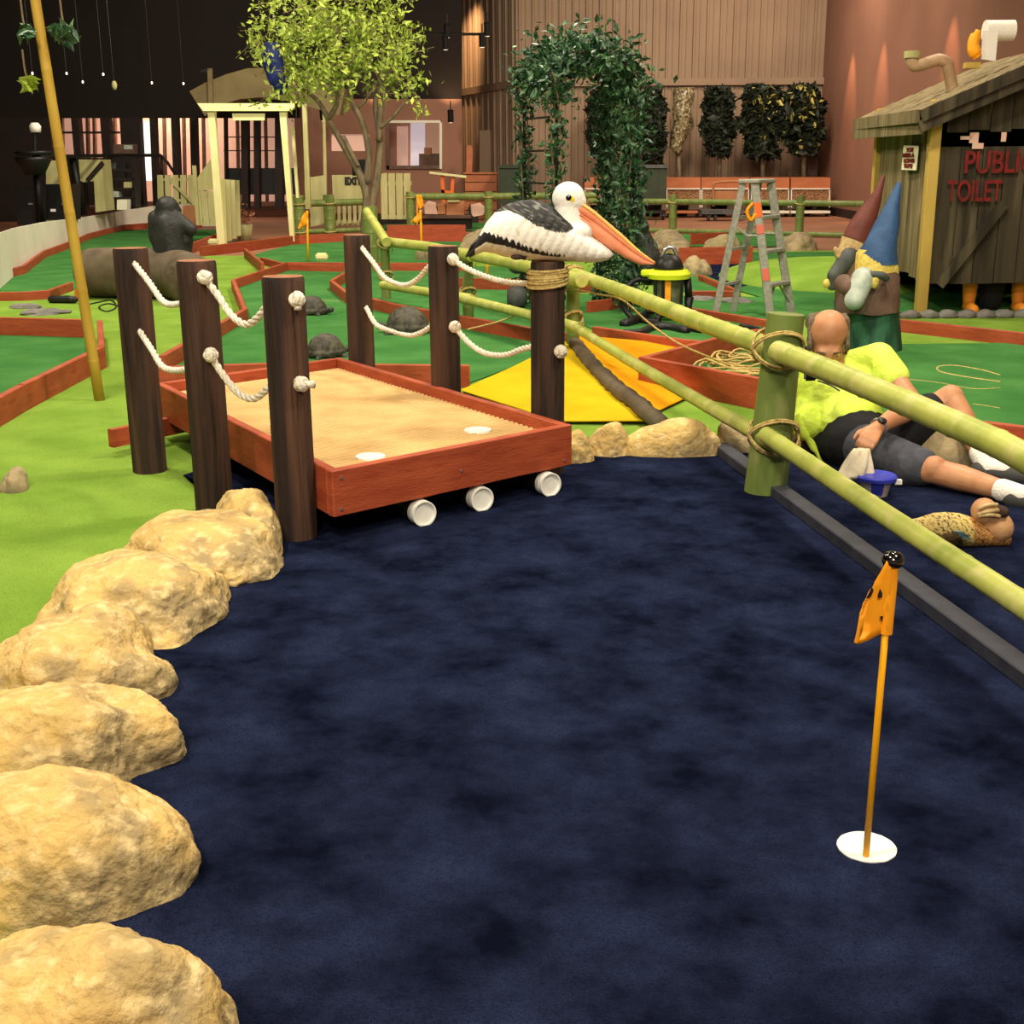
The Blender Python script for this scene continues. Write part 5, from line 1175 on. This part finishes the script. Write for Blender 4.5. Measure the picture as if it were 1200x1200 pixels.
# planter trees on stands along the back wall
def topiary(cx_, top, bot, w, label, m='darkleaf', yl=0, trunk=207):
    Y_ = 33.4; b = W(cx_, 256, Y_); b.z = 0; t = thing('potted_tree', b, label, 'tree', None); rnd = random.Random(int(cx_)); pos, pos2 = [], []
    for _ in range(1500):
        a_ = rnd.uniform(0, 6.28); k = rnd.random()**.45; v = rnd.uniform(-1, 1); rw = w/2*(1-.35*v*v)*(1+.15*math.sin(v*7+cx_))
        p = W(cx_+rw*k*math.cos(a_), (top+bot)/2+(bot-top)/2*v, Y_+.45*k*math.sin(a_)); (pos2 if rnd.random() < yl*(1.3 if v < 0 else .3) and math.sin(a_) < -.2 and k > .7 else pos).append(p)
    ell(bm := nb(), W(cx_, (top+bot)/2, Y_), (w/2*Y_/FL*.62, .25, (bot-top)/2*Y_/FL*.72)); leaves(bm, pos, .15)
    obj('foliage', bm, m, t)['kind'] = 'stuff'
    if pos2: obj('pale_leaves', leaves(nb(), pos2, .14), 'yleaf', t)['kind'] = 'stuff'
    obj('trunk', tube(nb(), [b+V((0, 0, .3)), W(cx_+1, 190, Y_), W(cx_, (top+bot)/2, Y_)], .06, 8), 'bark', t, smooth=True)
    obj('pot', lathe(nb(), b, [(.18, 0), (.25, .4), (.22, .42)], 16), 'dark', t, smooth=True)
topiary(842, 104, 181, 38, 'dark round potted tree, first right of the wrapped one')
topiary(893, 101, 184, 52, 'widest dark potted tree with pale leaf edges at the back wall', yl=.12)
topiary(941, 101, 180, 52, 'rightmost dark potted tree in the corner with pale leaves', yl=.12)
topiary(765, 105, 190, 30, 'dark potted tree just right of the ivy arch')
topiary(702, 108, 180, 26, 'dark potted tree seen through the ivy arch')
b = W(797, 256, 33.6); b.z = 0; t = thing('wrapped_tree', b, 'tree wrapped in clear plastic between the dark potted trees', 'tree')
bm = tube(nb(), [W(x, y_, 33.6) for x, y_ in ((801, 103), (801, 112), (799, 130), (800, 145), (795, 160), (792, 172), (795, 180))], [.28, .27, .24, .27, .22, .18, .1], 18)
for v in bm.verts: v.co += V((noise.noise(v.co*6), noise.noise(v.co*6+V((3, 3, 3))), 0))*.09
obj('wrapped_crown', bm, 'plastic_wrap', t, smooth=True); obj('trunk', tube(nb(), [b+V((0, 0, .3)), W(795, 178, 33.6)], .05, 8), 'bark', t, smooth=True); obj('pot', lathe(nb(), b, [(.18, 0), (.25, .4), (.22, .42)], 16), 'dark', t, smooth=True)
prop('leaning_panel', 'dark narrow panel leaning in the back right corner', 'board', [([(955, 132), (957, 160), (957, 250), (943, 250), (949, 160)], 34.6, .05, 'gbrown', 'board')])
# wall spots and track heads
def spothead(px, py, Y_, label, aim=(0, .3, -1)):
    c = W(px, py, Y_); t = thing('spotlight', c, label, 'spotlight'); a_ = V(aim).normalized(); obj('can', tube(nb(), [c-a_*.14, c+a_*.14], .075, 12), 'black', t, smooth=True, auto=40)
    obj('stem', tube(nb(), [c-a_*.1, c+V((0, 0, .35))], .015, 6), 'black', t); obj('lens', lathe(nb(), c+a_*.145, [(.001, 0), (.055, 0), (.055, .004)], 12, (a_.orthogonal().normalized(), a_.cross(a_.orthogonal()).normalized(), a_)), M['lens'], t); return c
M['lens'] = mat('lamp_lens', (255, 240, 210), .4, emit=(255, 236, 200), es=4)
spothead(378, 134, 31.8, 'small black spotlight on the partition left of the tree'); spothead(528, 136, 31.8, 'small black spotlight on the partition right of the window')
tk = thing('light_track', W(540, 40, 30), 'thin black lighting track hanging below the ceiling', 'lighting track'); obj('bar', tube(nb(), [W(490, 40, 30), W(572, 40, 30)], .03, 6), 'black', tk)
for x, y_, l in ((524, 36, 'track spotlight nearest the black upper wall'), (522, 50, 'track spotlight hanging lowest on the left'), (565, 47, 'track spotlight at the right end of the track'), (571, 34, 'track spotlight above the right end of the track')): spothead(x, y_, 29.9, l)
for i, (x, y_, Y_) in enumerate(((38, 86, 26), (78, 86, 27), (97, 96, 28), (121, 87, 27), (134, 100, 24), (56, 97, 25), (178, 97, 29), (215, 98, 29))):
    c = W(x, y_, Y_); t = thing('pendant_bulb', c, 'tiny white pendant bulb in the dark ceiling above the railing', 'light bulb', 'tiny pendant bulbs in the dark upper left')
    r_ = .085 if i == 4 else .03; obj('bulb', ell(nb(), c, (r_*.6, r_*.6, r_), seg=10), M['lens'] if i != 4 else 'creamold', t, smooth=True); obj('flex', tube(nb(), [c, V((c.x, c.y, zT))], .006, 5), 'black', t)

# ================================================================== THE SEATED MAN
def man():
    J = dict(pel=(1003, 528, 5.72), chest=(984, 462, 5.9), neck=(978, 424, 5.98), head=(970, 399, 5.94),
             shR=(1030, 420, 5.9), shL=(938, 432, 6.0), elR=(1072, 474, 5.62), wrR=(1027, 502, 5.36),
             elL=(922, 490, 6.02), wrL=(924, 528, 5.93), hipF=(1040, 528, 5.72), knF=(1114, 466, 5.74), anF=(1158, 549, 5.42),
             hipN=(1020, 545, 5.55), knN=(1090, 551, 5.24), anN=(1196, 592, 4.94))
    P = {k: W(*v) for k, v in J.items()}
    for k in ('hipN', 'pel', 'hipF'): P[k].z = max(P[k].z, .11)
    for k in ('anN', 'anF'): P[k].z = max(P[k].z, .055)
    P['wrL'].z = max(P['wrL'].z, .05); P['knN'].z = max(P['knN'].z, .085)
    t = thing('person', V((P['pel'].x, P['pel'].y, 0)), 'person in lime yellow shirt and dark shorts sitting on the navy carpet holding a cloth', 'person')
    for k, v in P.items(): print('JOINT', k, [round(c, 3) for c in v])
    F_ = (V((P['knN'].x, P['knN'].y-.1, .2))-P['neck']).normalized()       # face direction: down, towards the viewer
    hd = P['head']; look = V((-.12, -.80, -.58)).normalized(); right = look.cross(V((0, 0, 1))).normalized(); up = right.cross(look).normalized()
    bm = nb()
    HS = 1.17
    def hp(r_, u_, f_): return hd + (right*r_ + up*u_ + look*f_)*HS
    # ---- one continuous body surface
    axh = (right, look, up)
    ell(bm, hp(0, .035, -.015), (.092, .1, .11), axh, 24); ell(bm, hp(0, -.02, .02), (.074, .1, .088), axh, 20); caps(bm, hp(0, -.075, .045), hp(0, -.06, .03), .035, .045, 14)
    caps(bm, hp(-.03, .012, .082), hp(.03, .012, .082), .016, .016, 10)                      # brow
    caps(bm, hp(0, .0, .09), hp(0, -.035, .108), .011, .017, 10); ell(bm, hp(.012, -.04, .1), .01); ell(bm, hp(-.012, -.04, .1), .01)   # nose
    ell(bm, hp(0, -.066, .088), (.024, .012, .008), axh, 10); ell(bm, hp(0, -.08, .086), (.02, .012, .008), axh, 10)           # lips
    for s in (-1, 1):
        ell(bm, hp(s*.078, -.005, -.01), (.01, .018, .032), axh, 12); ell(bm, hp(s*.045, -.035, .06), (.025, .02, .025), axh, 10)
    caps(bm, hp(0, -.05, -.03), P['neck'], .055, .062); caps(bm, P['neck'], P['chest'], .075, .12); caps(bm, P['chest'], P['pel'], .13, .14)
    caps(bm, P['chest']+V((.07, 0, .03)), P['chest']+V((-.07, 0, .03)), .11, .11)
    caps(bm, P['neck']-V((0, 0, .03)), P['shR'], .06, .062); caps(bm, P['neck']-V((0, 0, .03)), P['shL'], .06, .062)
    caps(bm, P['shR'], P['elR'], .058, .043); caps(bm, P['elR'], P['elR'].lerp(P['wrR'], .35), .046, .052); caps(bm, P['elR'].lerp(P['wrR'], .35), P['wrR'], .052, .03)
    caps(bm, P['shL'], P['elL'], .058, .043); caps(bm, P['elL'], P['wrL'], .043, .028)
    caps(bm, P['hipF'], P['knF'], .09, .062); m_ = P['knF'].lerp(P['anF'], .35)+V((.01, .03, 0)); caps(bm, P['knF'], m_, .058, .058); caps(bm, m_, P['anF'], .056, .036)
    caps(bm, P['hipN'], P['knN'], .09, .06); ell(bm, P['knN']+V((.01, -.02, .015)), .055); m_ = P['knN'].lerp(P['anN'], .38)+V((-.0, .02, .0)); caps(bm, P['knN'], m_, .056, .058); caps(bm, m_, P['anN'], .057, .036)
    # hands: right hand gathers the cloth
    def hand(w, fd, pn, s, fingers, curl, thumb):
        """w wrist, fd finger direction, pn palm normal"""
        fd = fd.normalized(); pn = (pn-fd*pn.dot(fd)).normalized(); sd = fd.cross(pn)*s
        pc = w+fd*.05
        for k in (-1.5, -.5, .5, 1.5): caps(bm, w+sd*k*.012, w+fd*.085+sd*k*.021, .0165, .0135, 10)
        for k, L in zip((-1.5, -.5, .5, 1.5), fingers):
            a_ = w+fd*.085+sd*k*.022; d1 = (fd*math.cos(curl[0])+pn*math.sin(curl[0])); d2 = (fd*math.cos(curl[1])+pn*math.sin(curl[1])); d3 = (fd*math.cos(curl[2])+pn*math.sin(curl[2]))
            b_ = a_+d1*L*.45; c_ = b_+d2*L*.32; e_ = c_+d3*L*.23
            caps(bm, a_, b_, .0105, .0098, 9); caps(bm, b_, c_, .0098, .009, 9); caps(bm, c_, e_, .009, .0078, 9)
        a_ = w+fd*.03-sd*.03; b_ = a_+(fd*.7-sd*.6+pn*.35).normalized()*.042; c_ = b_+(fd*.9-sd*.05+pn*.5).normalized()*.034
        caps(bm, w+fd*.015-sd*.012, a_, .018, .016, 10); caps(bm, a_, b_, .014, .012, 9); caps(bm, b_, c_, .012, .009, 9); return c_
    hR = (W(1008, 528, 5.24)-P['wrR']); hand(P['wrR'], hR, V((-.5, -.2, -.8)), 1, (.062, .074, .068, .052), (.5, 1.35, 2.0), 1)
    hL = V((-.02, -1, -.12)); hand(P['wrL'], hL, V((0, 0, -1)), -1, (.066, .078, .07, .055), (.05, .25, .4), 1)
    body = remesh(obj('body', bm, 'skin', t), .0065, 4)
    # hair: fringe round the sides and back, bald crown
    bm = nb()
    for s in (-1, 1):
        for k in range(8):
            a_ = k/7; ell(bm, hp(s*(.074-.02*max(0, a_-.7)), .012+.03*math.sin(a_*2.2), .045-.135*a_), (.014, .027, .036), axh, 10)
        ell(bm, hp(s*.06, .062, -.03), (.02, .036, .04), axh, 10)
        ell(bm, hp(s*.076, -.03, .03), (.008, .014, .03), axh, 10)
    for k in range(9): a_ = (k-4)/4; ell(bm, hp(.07*a_, .03, -.105+.03*a_*a_), (.026, .024, .045), axh, 10)
    remesh(obj('hair', bm, 'hair', t), .007, 2)
    for s in (-1, 1):
        bm = caps(nb(), hp(s*.018, .022, .099), hp(s*.048, .02, .088), .005, .004, 8); obj('eyebrow', bm, 'hair', t, smooth=True)
        bm = ell(nb(), hp(s*.032, .0, .082), (.013, .008, .009), axh, 12); e_ = obj('eye', bm, 'white', t, smooth=True)
        obj('iris', ell(nb(), hp(s*.032, -.003, .089), (.006, .003, .006), axh, 10), 'eyeblack', e_, smooth=True)
    obj('mouth_line', caps(nb(), hp(-.018, -.073, .098), hp(.018, -.073, .098), .0022, .0022, 6), M['lip'], t, smooth=True)
    # shirt: lime upper, black lower panel
    bm = nb(); ch = P['chest']; pl = P['pel']; ax_ = (pl-ch).normalized()
    caps(bm, P['neck']-V((0, -.0, .045)), ch, .088, .14); caps(bm, ch+V((.075, 0, .03)), ch+V((-.075, 0, .02)), .125, .125); wst = ch.lerp(pl, .5)
    caps(bm, ch, wst, .143, .15); caps(bm, ch+V((.07, 0, 0)), wst+V((.07, 0, 0)), .115, .1); caps(bm, ch+V((-.08, .02, 0)), W(945, 495, 5.85), .105, .09)
    caps(bm, P['neck']-V((0, 0, .035)), P['shR'], .07, .078); caps(bm, P['neck']-V((0, 0, .035)), P['shL'], .07, .078)
    eR = P['shR'].lerp(P['elR'], .42); caps(bm, P['shR'], eR, .078, .075); caps(bm, P['shL'], P['shL'].lerp(P['elL'], .6), .078, .075)
    remesh(obj('shirt', bm, 'hivis', t), .009, 3)
    bm = nb(); caps(bm, ch.lerp(pl, .7), pl, .142, .158); caps(bm, ch.lerp(pl, .7)+V((.07, 0, .0)), pl+V((.04, 0, 0)), .1, .12); caps(bm, W(958, 520, 5.85), pl, .075, .12)
    remesh(obj('shirt_hem', bm, 'blackcloth', t), .01, 3)['label'] = 'black lower panel of the shirt'
    bm = tube(nb(), smooth_pts([W(930, 486, 5.8), W(940, 505, 5.78), W(952, 522, 5.76), W(966, 548, 5.72)], 6), [.035-.0016*i for i in range(19)], 10)
    for v in bm.verts: v.co += V((0, 0, 1))*.006*math.sin(v.co.x*140)
    obj('shirt_tail', bm, 'hivis', t, smooth=True)
    # collar and placket
    bm = tube(nb(), smooth_pts([hp(-.07, -.09, -.03), hp(-.06, -.12, .04), hp(-.02, -.15, .07), hp(.03, -.14, .07), hp(.075, -.11, .03), hp(.09, -.07, -.03)], 5), .017, 8); obj('collar', bm, 'blackcloth', t, smooth=True)
    b0 = W(950, 440, 5.73); bm = box(nb(), b0, (.062, .02, .05)); bmesh.ops.bevel(bm, geom=bm.edges[:], offset=.008, segments=2, affect='EDGES'); obj('dust_mask', bm, 'black', t, smooth=True, label='black clip device hanging at the collar')
    bm = tube(nb(), smooth_pts([W(958, 446, 5.74), W(972, 451, 5.735), W(984, 458, 5.735)], 4), .0045, 6); obj('collar_cord', bm, 'ggrey', t)
    # shorts: one dark grey pair, lit leg coloured grey, shaded leg black
    bm = nb(); caps(bm, P['pel'], P['hipF'], .135, .112); kf = P['hipF'].lerp(P['knF'], .66); caps(bm, P['hipF'], kf, .112, .095)
    caps(bm, kf+V((0, 0, -.02)), P['hipF']+V((0, 0, -.02)), .09, .1)
    remesh(obj('shorts', bm, 'blackcloth', t), .01, 3)
    bm = nb(); caps(bm, P['pel'], P['hipN'], .12, .108); kn = P['hipN'].lerp(P['knN'], .84); caps(bm, P['hipN'], kn, .108, .086); caps(bm, kn+V((-.0, 0, .0)), kn.lerp(P['hipN'], .2)-V((0, 0, .02)), .086, .09)
    remesh(obj('shorts_leg', bm, 'greycloth', t), .009, 2)['label'] = 'leg of the shorts coloured lighter grey for the light on it'
    # socks and shoes
    for a_, k_ in (('anF', 'knF'), ('anN', 'knN')):
        an, kk = P[a_], P[k_]; d = (an-kk).normalized(); td = V((.8, -.55, 0)) if a_ == 'anN' else V((.85, -.5, 0)); s0 = an.lerp(kk, .2)
        bm = nb(); caps(bm, s0, an, .05, .045); caps(bm, an, an+td*.07, .042, .04); remesh(obj('sock', bm, 'sock', t), .008, 2)
        bm = nb(); caps(bm, an+V((0, 0, -.015))-td*.03, an+td*.12-V((0, 0, .02)), .048, .044); caps(bm, an+td*.12-V((0, 0, .02)), an+td*.2-V((0, 0, .02)), .044, .038)
        remesh(obj('shoe', bm, 'shoe', t), .008, 2)
    # watch
    d = (P['wrR']-P['elR']).normalized(); o_ = d.orthogonal().normalized(); b_ = d.cross(o_); c = P['wrR']-d*.022
    bm = tube(nb(), [c+(o_*math.cos(2*PI*i/24)+b_*math.sin(2*PI*i/24))*.036 for i in range(25)], .0065, 6); wt = obj('watch', bm, 'steel', t, smooth=True)
    n_ = V((-.2, -.75, .6)); n_ = (n_-d*n_.dot(d)).normalized(); s_ = d.cross(n_); lathe(bm := nb(), c+n_*.034, [(.002, .008), (.019, .008), (.021, 0), (.019, -.004)], 18, (d, s_, n_)); obj('watch_face', bm, 'black', wt, smooth=True)
    # cloth hanging from the fist: its own thing
    top_ = W(1010, 526, 5.22); bot_ = [W(988, 556, 5.16), W(993, 566, 5.12), W(1003, 572, 5.08), W(1012, 570, 5.08), W(1014, 556, 5.12)]
    bm = nb(); K = 44; rings = []
    for i in range(13):
        s = i/12; ring = []
        for k in range(K):
            a_ = 2*PI*k/K; rad = (.03+.03*s**.8)*(1+.2*math.sin(a_*5+s*3)); ce = top_.lerp(W(1001, 560, 5.16), s)
            ring.append(bm.verts.new(ce+V((math.cos(a_)*rad*(1+.3*s), math.sin(a_)*rad*.7, .012*math.sin(a_*3)*s))))
        rings.append(ring)
    for a_, b2 in zip(rings, rings[1:]):
        for k in range(K): bm.faces.new((a_[k], a_[(k+1) % K], b2[(k+1) % K], b2[k]))
    bm.faces.new(rings[0]); bm.faces.new(rings[-1])
    for v in bm.verts: v.co.z = max(.012, v.co.z)
    obj('cleaning_cloth', bm, 'ragcloth', smooth=True, label='cream cleaning cloth bunched in the seated man\'s hand', cat='cloth')
M['lip'] = mat('lip', (150, 90, 74), .6)
man()
# ---- tub with blue lid
c = G(1028, 586); t = thing('plastic_tub', c, 'small plastic tub with a bright blue lid on the navy carpet', 'tub'); c = V((c.x, c.y+.04, .012))
obj('body', lathe(nb(), c, [(.052, 0), (.068, .075)], 32), 'tub', t, smooth=True, auto=40)
obj('lid', lathe(nb(), c, [(.07, .07), (.086, .07), (.088, .085), (.08, .092), (.07, .088), (.002, .088)], 36), 'bluelid', t, smooth=True, auto=40)
bm = nb(); vs = []
for i in range(13):
    a_ = -PI/2-.55+.8*i/12; vs.append((bm.verts.new(c+V((.056*math.cos(a_)*1.03, .056*math.sin(a_)*1.03, .012))), bm.verts.new(c+V((.069*math.cos(a_)*1.02, .069*math.sin(a_)*1.02, .066)))))
for a_, b_ in zip(vs, vs[1:]): bm.faces.new((a_[0], b_[0], b_[1], a_[1]))
obj('paper_label', bm, 'bluelid', t, smooth=True, label='blue printed label wrapped on the tub')
box(bm := nb(), c+V((.092, -.01, .06)), (.03, .02, .02)); obj('handle_clip', bm, 'white', t)
# ---- duck figure
def duck():
    c = G(1128, 652); Yd = c.y+.1
    t = thing('duck_figure', V((c.x, Yd, 0)), 'mottled brown duck figure with a blue green wing bar resting on the carpet', 'duck')
    def q(u, v, d=0): return W(1050+u/6.67, 500+v/6.67, Yd+d)
    tab = [(110, 725, 745), (180, 715, 830), (300, 680, 930), (400, 672, 985), (500, 680, 1015), (600, 710, 1030), (700, 745, 1025), (780, 765, 1000), (850, 790, 960), (890, 830, 900)]
    bm = nb(); rings = []; K = 72; cl = bm.loops.layers.color.new('plumage'); uv = {}
    def it(s):
        f = s*(len(tab)-1); i = min(int(f), len(tab)-2); k = f-i; return [tab[i][j]*(1-k)+tab[i+1][j]*k for j in range(3)]
    for i in range(121):
        s = i/120; u, a_, b_ = it(s); A_, B_ = q(u, a_), q(u, b_); A_.z = max(A_.z, .02); B_.z = max(B_.z, .008); ce = (A_+B_)/2; h = (A_-B_)/2; w = max(.01, h.length*1.05)
        ring = []
        for k in range(K):
            th = 2*PI*k/K; p = ce+h*math.cos(th)+V((0, -w*math.sin(th), 0)); p.z = max(.01, p.z); v = bm.verts.new(p); uv[v] = (u, (a_+b_)/2-(b_-a_)/2*math.cos(th)); ring.append(v)
        rings.append(ring)
    for a_, b_ in zip(rings, rings[1:]):
        for k in range(K):
            f = bm.faces.new((a_[k], a_[(k+1) % K], b_[(k+1) % K], b_[k]))
            for l in f.loops:
                u, v = uv[l.vert]; n = noise.noise(V((u*.045, v*.12, 1)))+.5*noise.noise(V((u*.12, v*.2, 4)))+.16
                base = (232, 220, 172) if n > -.02 else ((184, 156, 112) if n > -.2 else (120, 92, 64))
                if u > 560: base = (214, 186, 136) if n > .02 else (166, 116, 74)
                if u < 470 and v > 800: base = (176, 158, 120) if n > -.1 else (140, 118, 86)
                l[cl] = s2l(base)
    bm.faces.new(rings[0]); bm.faces.new(rings[-1]); obj('body', bm, 'plumage', t, smooth=True)
    bm = nb(); P = [q(465, 820, -.12), q(505, 822, -.125), q(560, 848, -.125), q(585, 875, -.12), q(545, 885, -.125), q(500, 855, -.125)]; prism(bm, P, (0, .02, 0)); obj('wing_bar', bm, M['teal'], t)
    bm = nb(); ell(bm, q(690, 660), (.048, .055, .05)); ell(bm, q(740, 690), (.05, .05, .045)); caps(bm, q(735, 710), q(790, 790), .045, .06)
    hd = remesh(obj('head', bm, 'carton2', t), .006, 2)
    for k, (a_, b_) in enumerate((((640, 690), (800, 655)), ((640, 700), (810, 700)), ((650, 640), (790, 610)))):
        bm = tube(nb(), smooth_pts([q(*a_, -.045), q((a_[0]+b_[0])/2, (a_[1]+b_[1])/2-12, -.06), q(*b_, -.05)], 6), .008, 8); obj('head_stripe', bm, 'gcream', hd, smooth=True)
    obj('bill', tube(nb(), [q(785, 650, -.03), q(840, 668, -.04), q(880, 680, -.05)], [.02, .022, .012], 10), 'post', t, smooth=True)
M['teal'] = mat('teal_wing_bar', (50, 84, 92), .4, (96, 128, 132), 40)
M['carton2'] = mat('tan_feather', (198, 156, 110), .6, (168, 122, 82), 14)
duck()

# ================================================================== LIGHT
def lin3(c): return s2l(c)[:3]
def area(name, loc, tgt, size, power, c=(255, 226, 186)):
    l = bpy.data.lights.new(name, 'AREA'); l.shape = 'DISK'; l.size = size; l.energy = power; l.color = lin3(c)
    o = bpy.data.objects.new(name, l); col.objects.link(o); o.location = loc; o.rotation_euler = (V(tgt)-V(loc)).to_track_quat('-Z', 'Y').to_euler(); return o
def spot(name, loc, tgt, ang, power, c=(255, 214, 164), size=.06, blend=.5):
    l = bpy.data.lights.new(name, 'SPOT'); l.spot_size = math.radians(ang); l.spot_blend = blend; l.energy = power; l.color = lin3(c); l.shadow_soft_size = size
    o = bpy.data.objects.new(name, l); col.objects.link(o); o.location = loc; o.rotation_euler = (V(tgt)-V(loc)).to_track_quat('-Z', 'Y').to_euler(); return o
WC = (255, 240, 216)
area('hall_lamp', (-2.5, 1.2, 5.8), (-1, 3.5, 0), .8, 260, WC)
area('hall_lamp', (-.6, -3.2, 4.6), (-.2, 4.2, .4), 1, 300, WC)  # unseen lamp added behind the camera to brighten rock fronts and flag
area('hall_lamp', (2.6, 2.0, 5.8), (1.5, 4.5, 0), .8, 230, WC)
area('hall_lamp', (-3.0, 6.5, 6.2), (-2, 8, 0), .8, 330, WC)
area('hall_lamp', (2.2, 7.0, 6.2), (1.5, 8.5, 0), .8, 340, WC)
area('hall_lamp', (-5.5, 13, 6.6), (-4, 15, 0), 1, 430, WC)
area('hall_lamp', (.5, 13.5, 6.6), (0, 15.5, 0), 1, 470, WC)
area('hall_lamp', (5.5, 14, 6.6), (4.4, 15.5, 0), 1, 300, WC)
area('hall_lamp', (-3.5, 20, 6.8), (-5, 23.5, .5), 1, 620, WC)
area('hall_lamp', (3.5, 24, 6.9), (4, 30, 0), 1.4, 560, (255, 236, 212))
area('hall_lamp', (6, 29.5, 7.0), (6, 34, 1), 1.2, 300, (255, 230, 204))
area('room_lamp', (-9, 33.4, 3.4), (-9, 34.5, .5), 2, 160, (255, 210, 180))
spot('key_spot', (.3, -1.0, 5.6), (.2, 5.4, .5), 40, 400, (255, 240, 216), .12)
# wall wash spots
def washer(x, z, Yw, px):
    pass
for px_, Y_ in ((985, 32), (1020, 29), (1092, 24)):
    k = (YW-Y_)/(YW-3.5); xw = wR0.x+(7.3-wR0.x)*k
    spot('wall_spot', (xw-.6, Y_, 4.8), (xw+.1, Y_, 1.8), 42, 330, (255, 190, 140), .05, .8)
spot('wall_spot', (W(548, 60, 38).x-.2, 37.2, 6.4), (W(545, 90, 39.5).x, 39.6, 3.6), 60, 900, (255, 206, 150), .08, .9)
for px_ in (441, 528):
    c = W(px_, 150, YP-.5); spot('wall_spot', (c.x, YP-.45, W(px_, 138, YP).z), (c.x, YP-.1, W(px_, 112, YP).z+1), 90, 90, (255, 214, 160), .05, .8)
w = bpy.data.worlds.new('World'); bpy.context.scene.world = w; w.use_nodes = True
w.node_tree.nodes['Background'].inputs[0].default_value = (1, .95, .87, 1); w.node_tree.nodes['Background'].inputs[1].default_value = .2
# ================================================================== CAMERA
cd = bpy.data.cameras.new('Camera'); cam = bpy.data.objects.new('Camera', cd); col.objects.link(cam)
cd.sensor_width = 36; cd.sensor_height = 36; cd.lens = 36*FL/1200; cd.clip_end = 200
mw = Matrix(((_R.x, _U.x, -_f.x, 0), (_R.y, _U.y, -_f.y, 0), (_R.z, _U.z, -_f.z, HC), (0, 0, 0, 1))); cam.matrix_world = mw
sc = bpy.context.scene; sc.camera = cam
sc.view_settings.view_transform = 'Standard'; sc.view_settings.look = 'None'; sc.view_settings.exposure = 0; sc.view_settings.gamma = 1
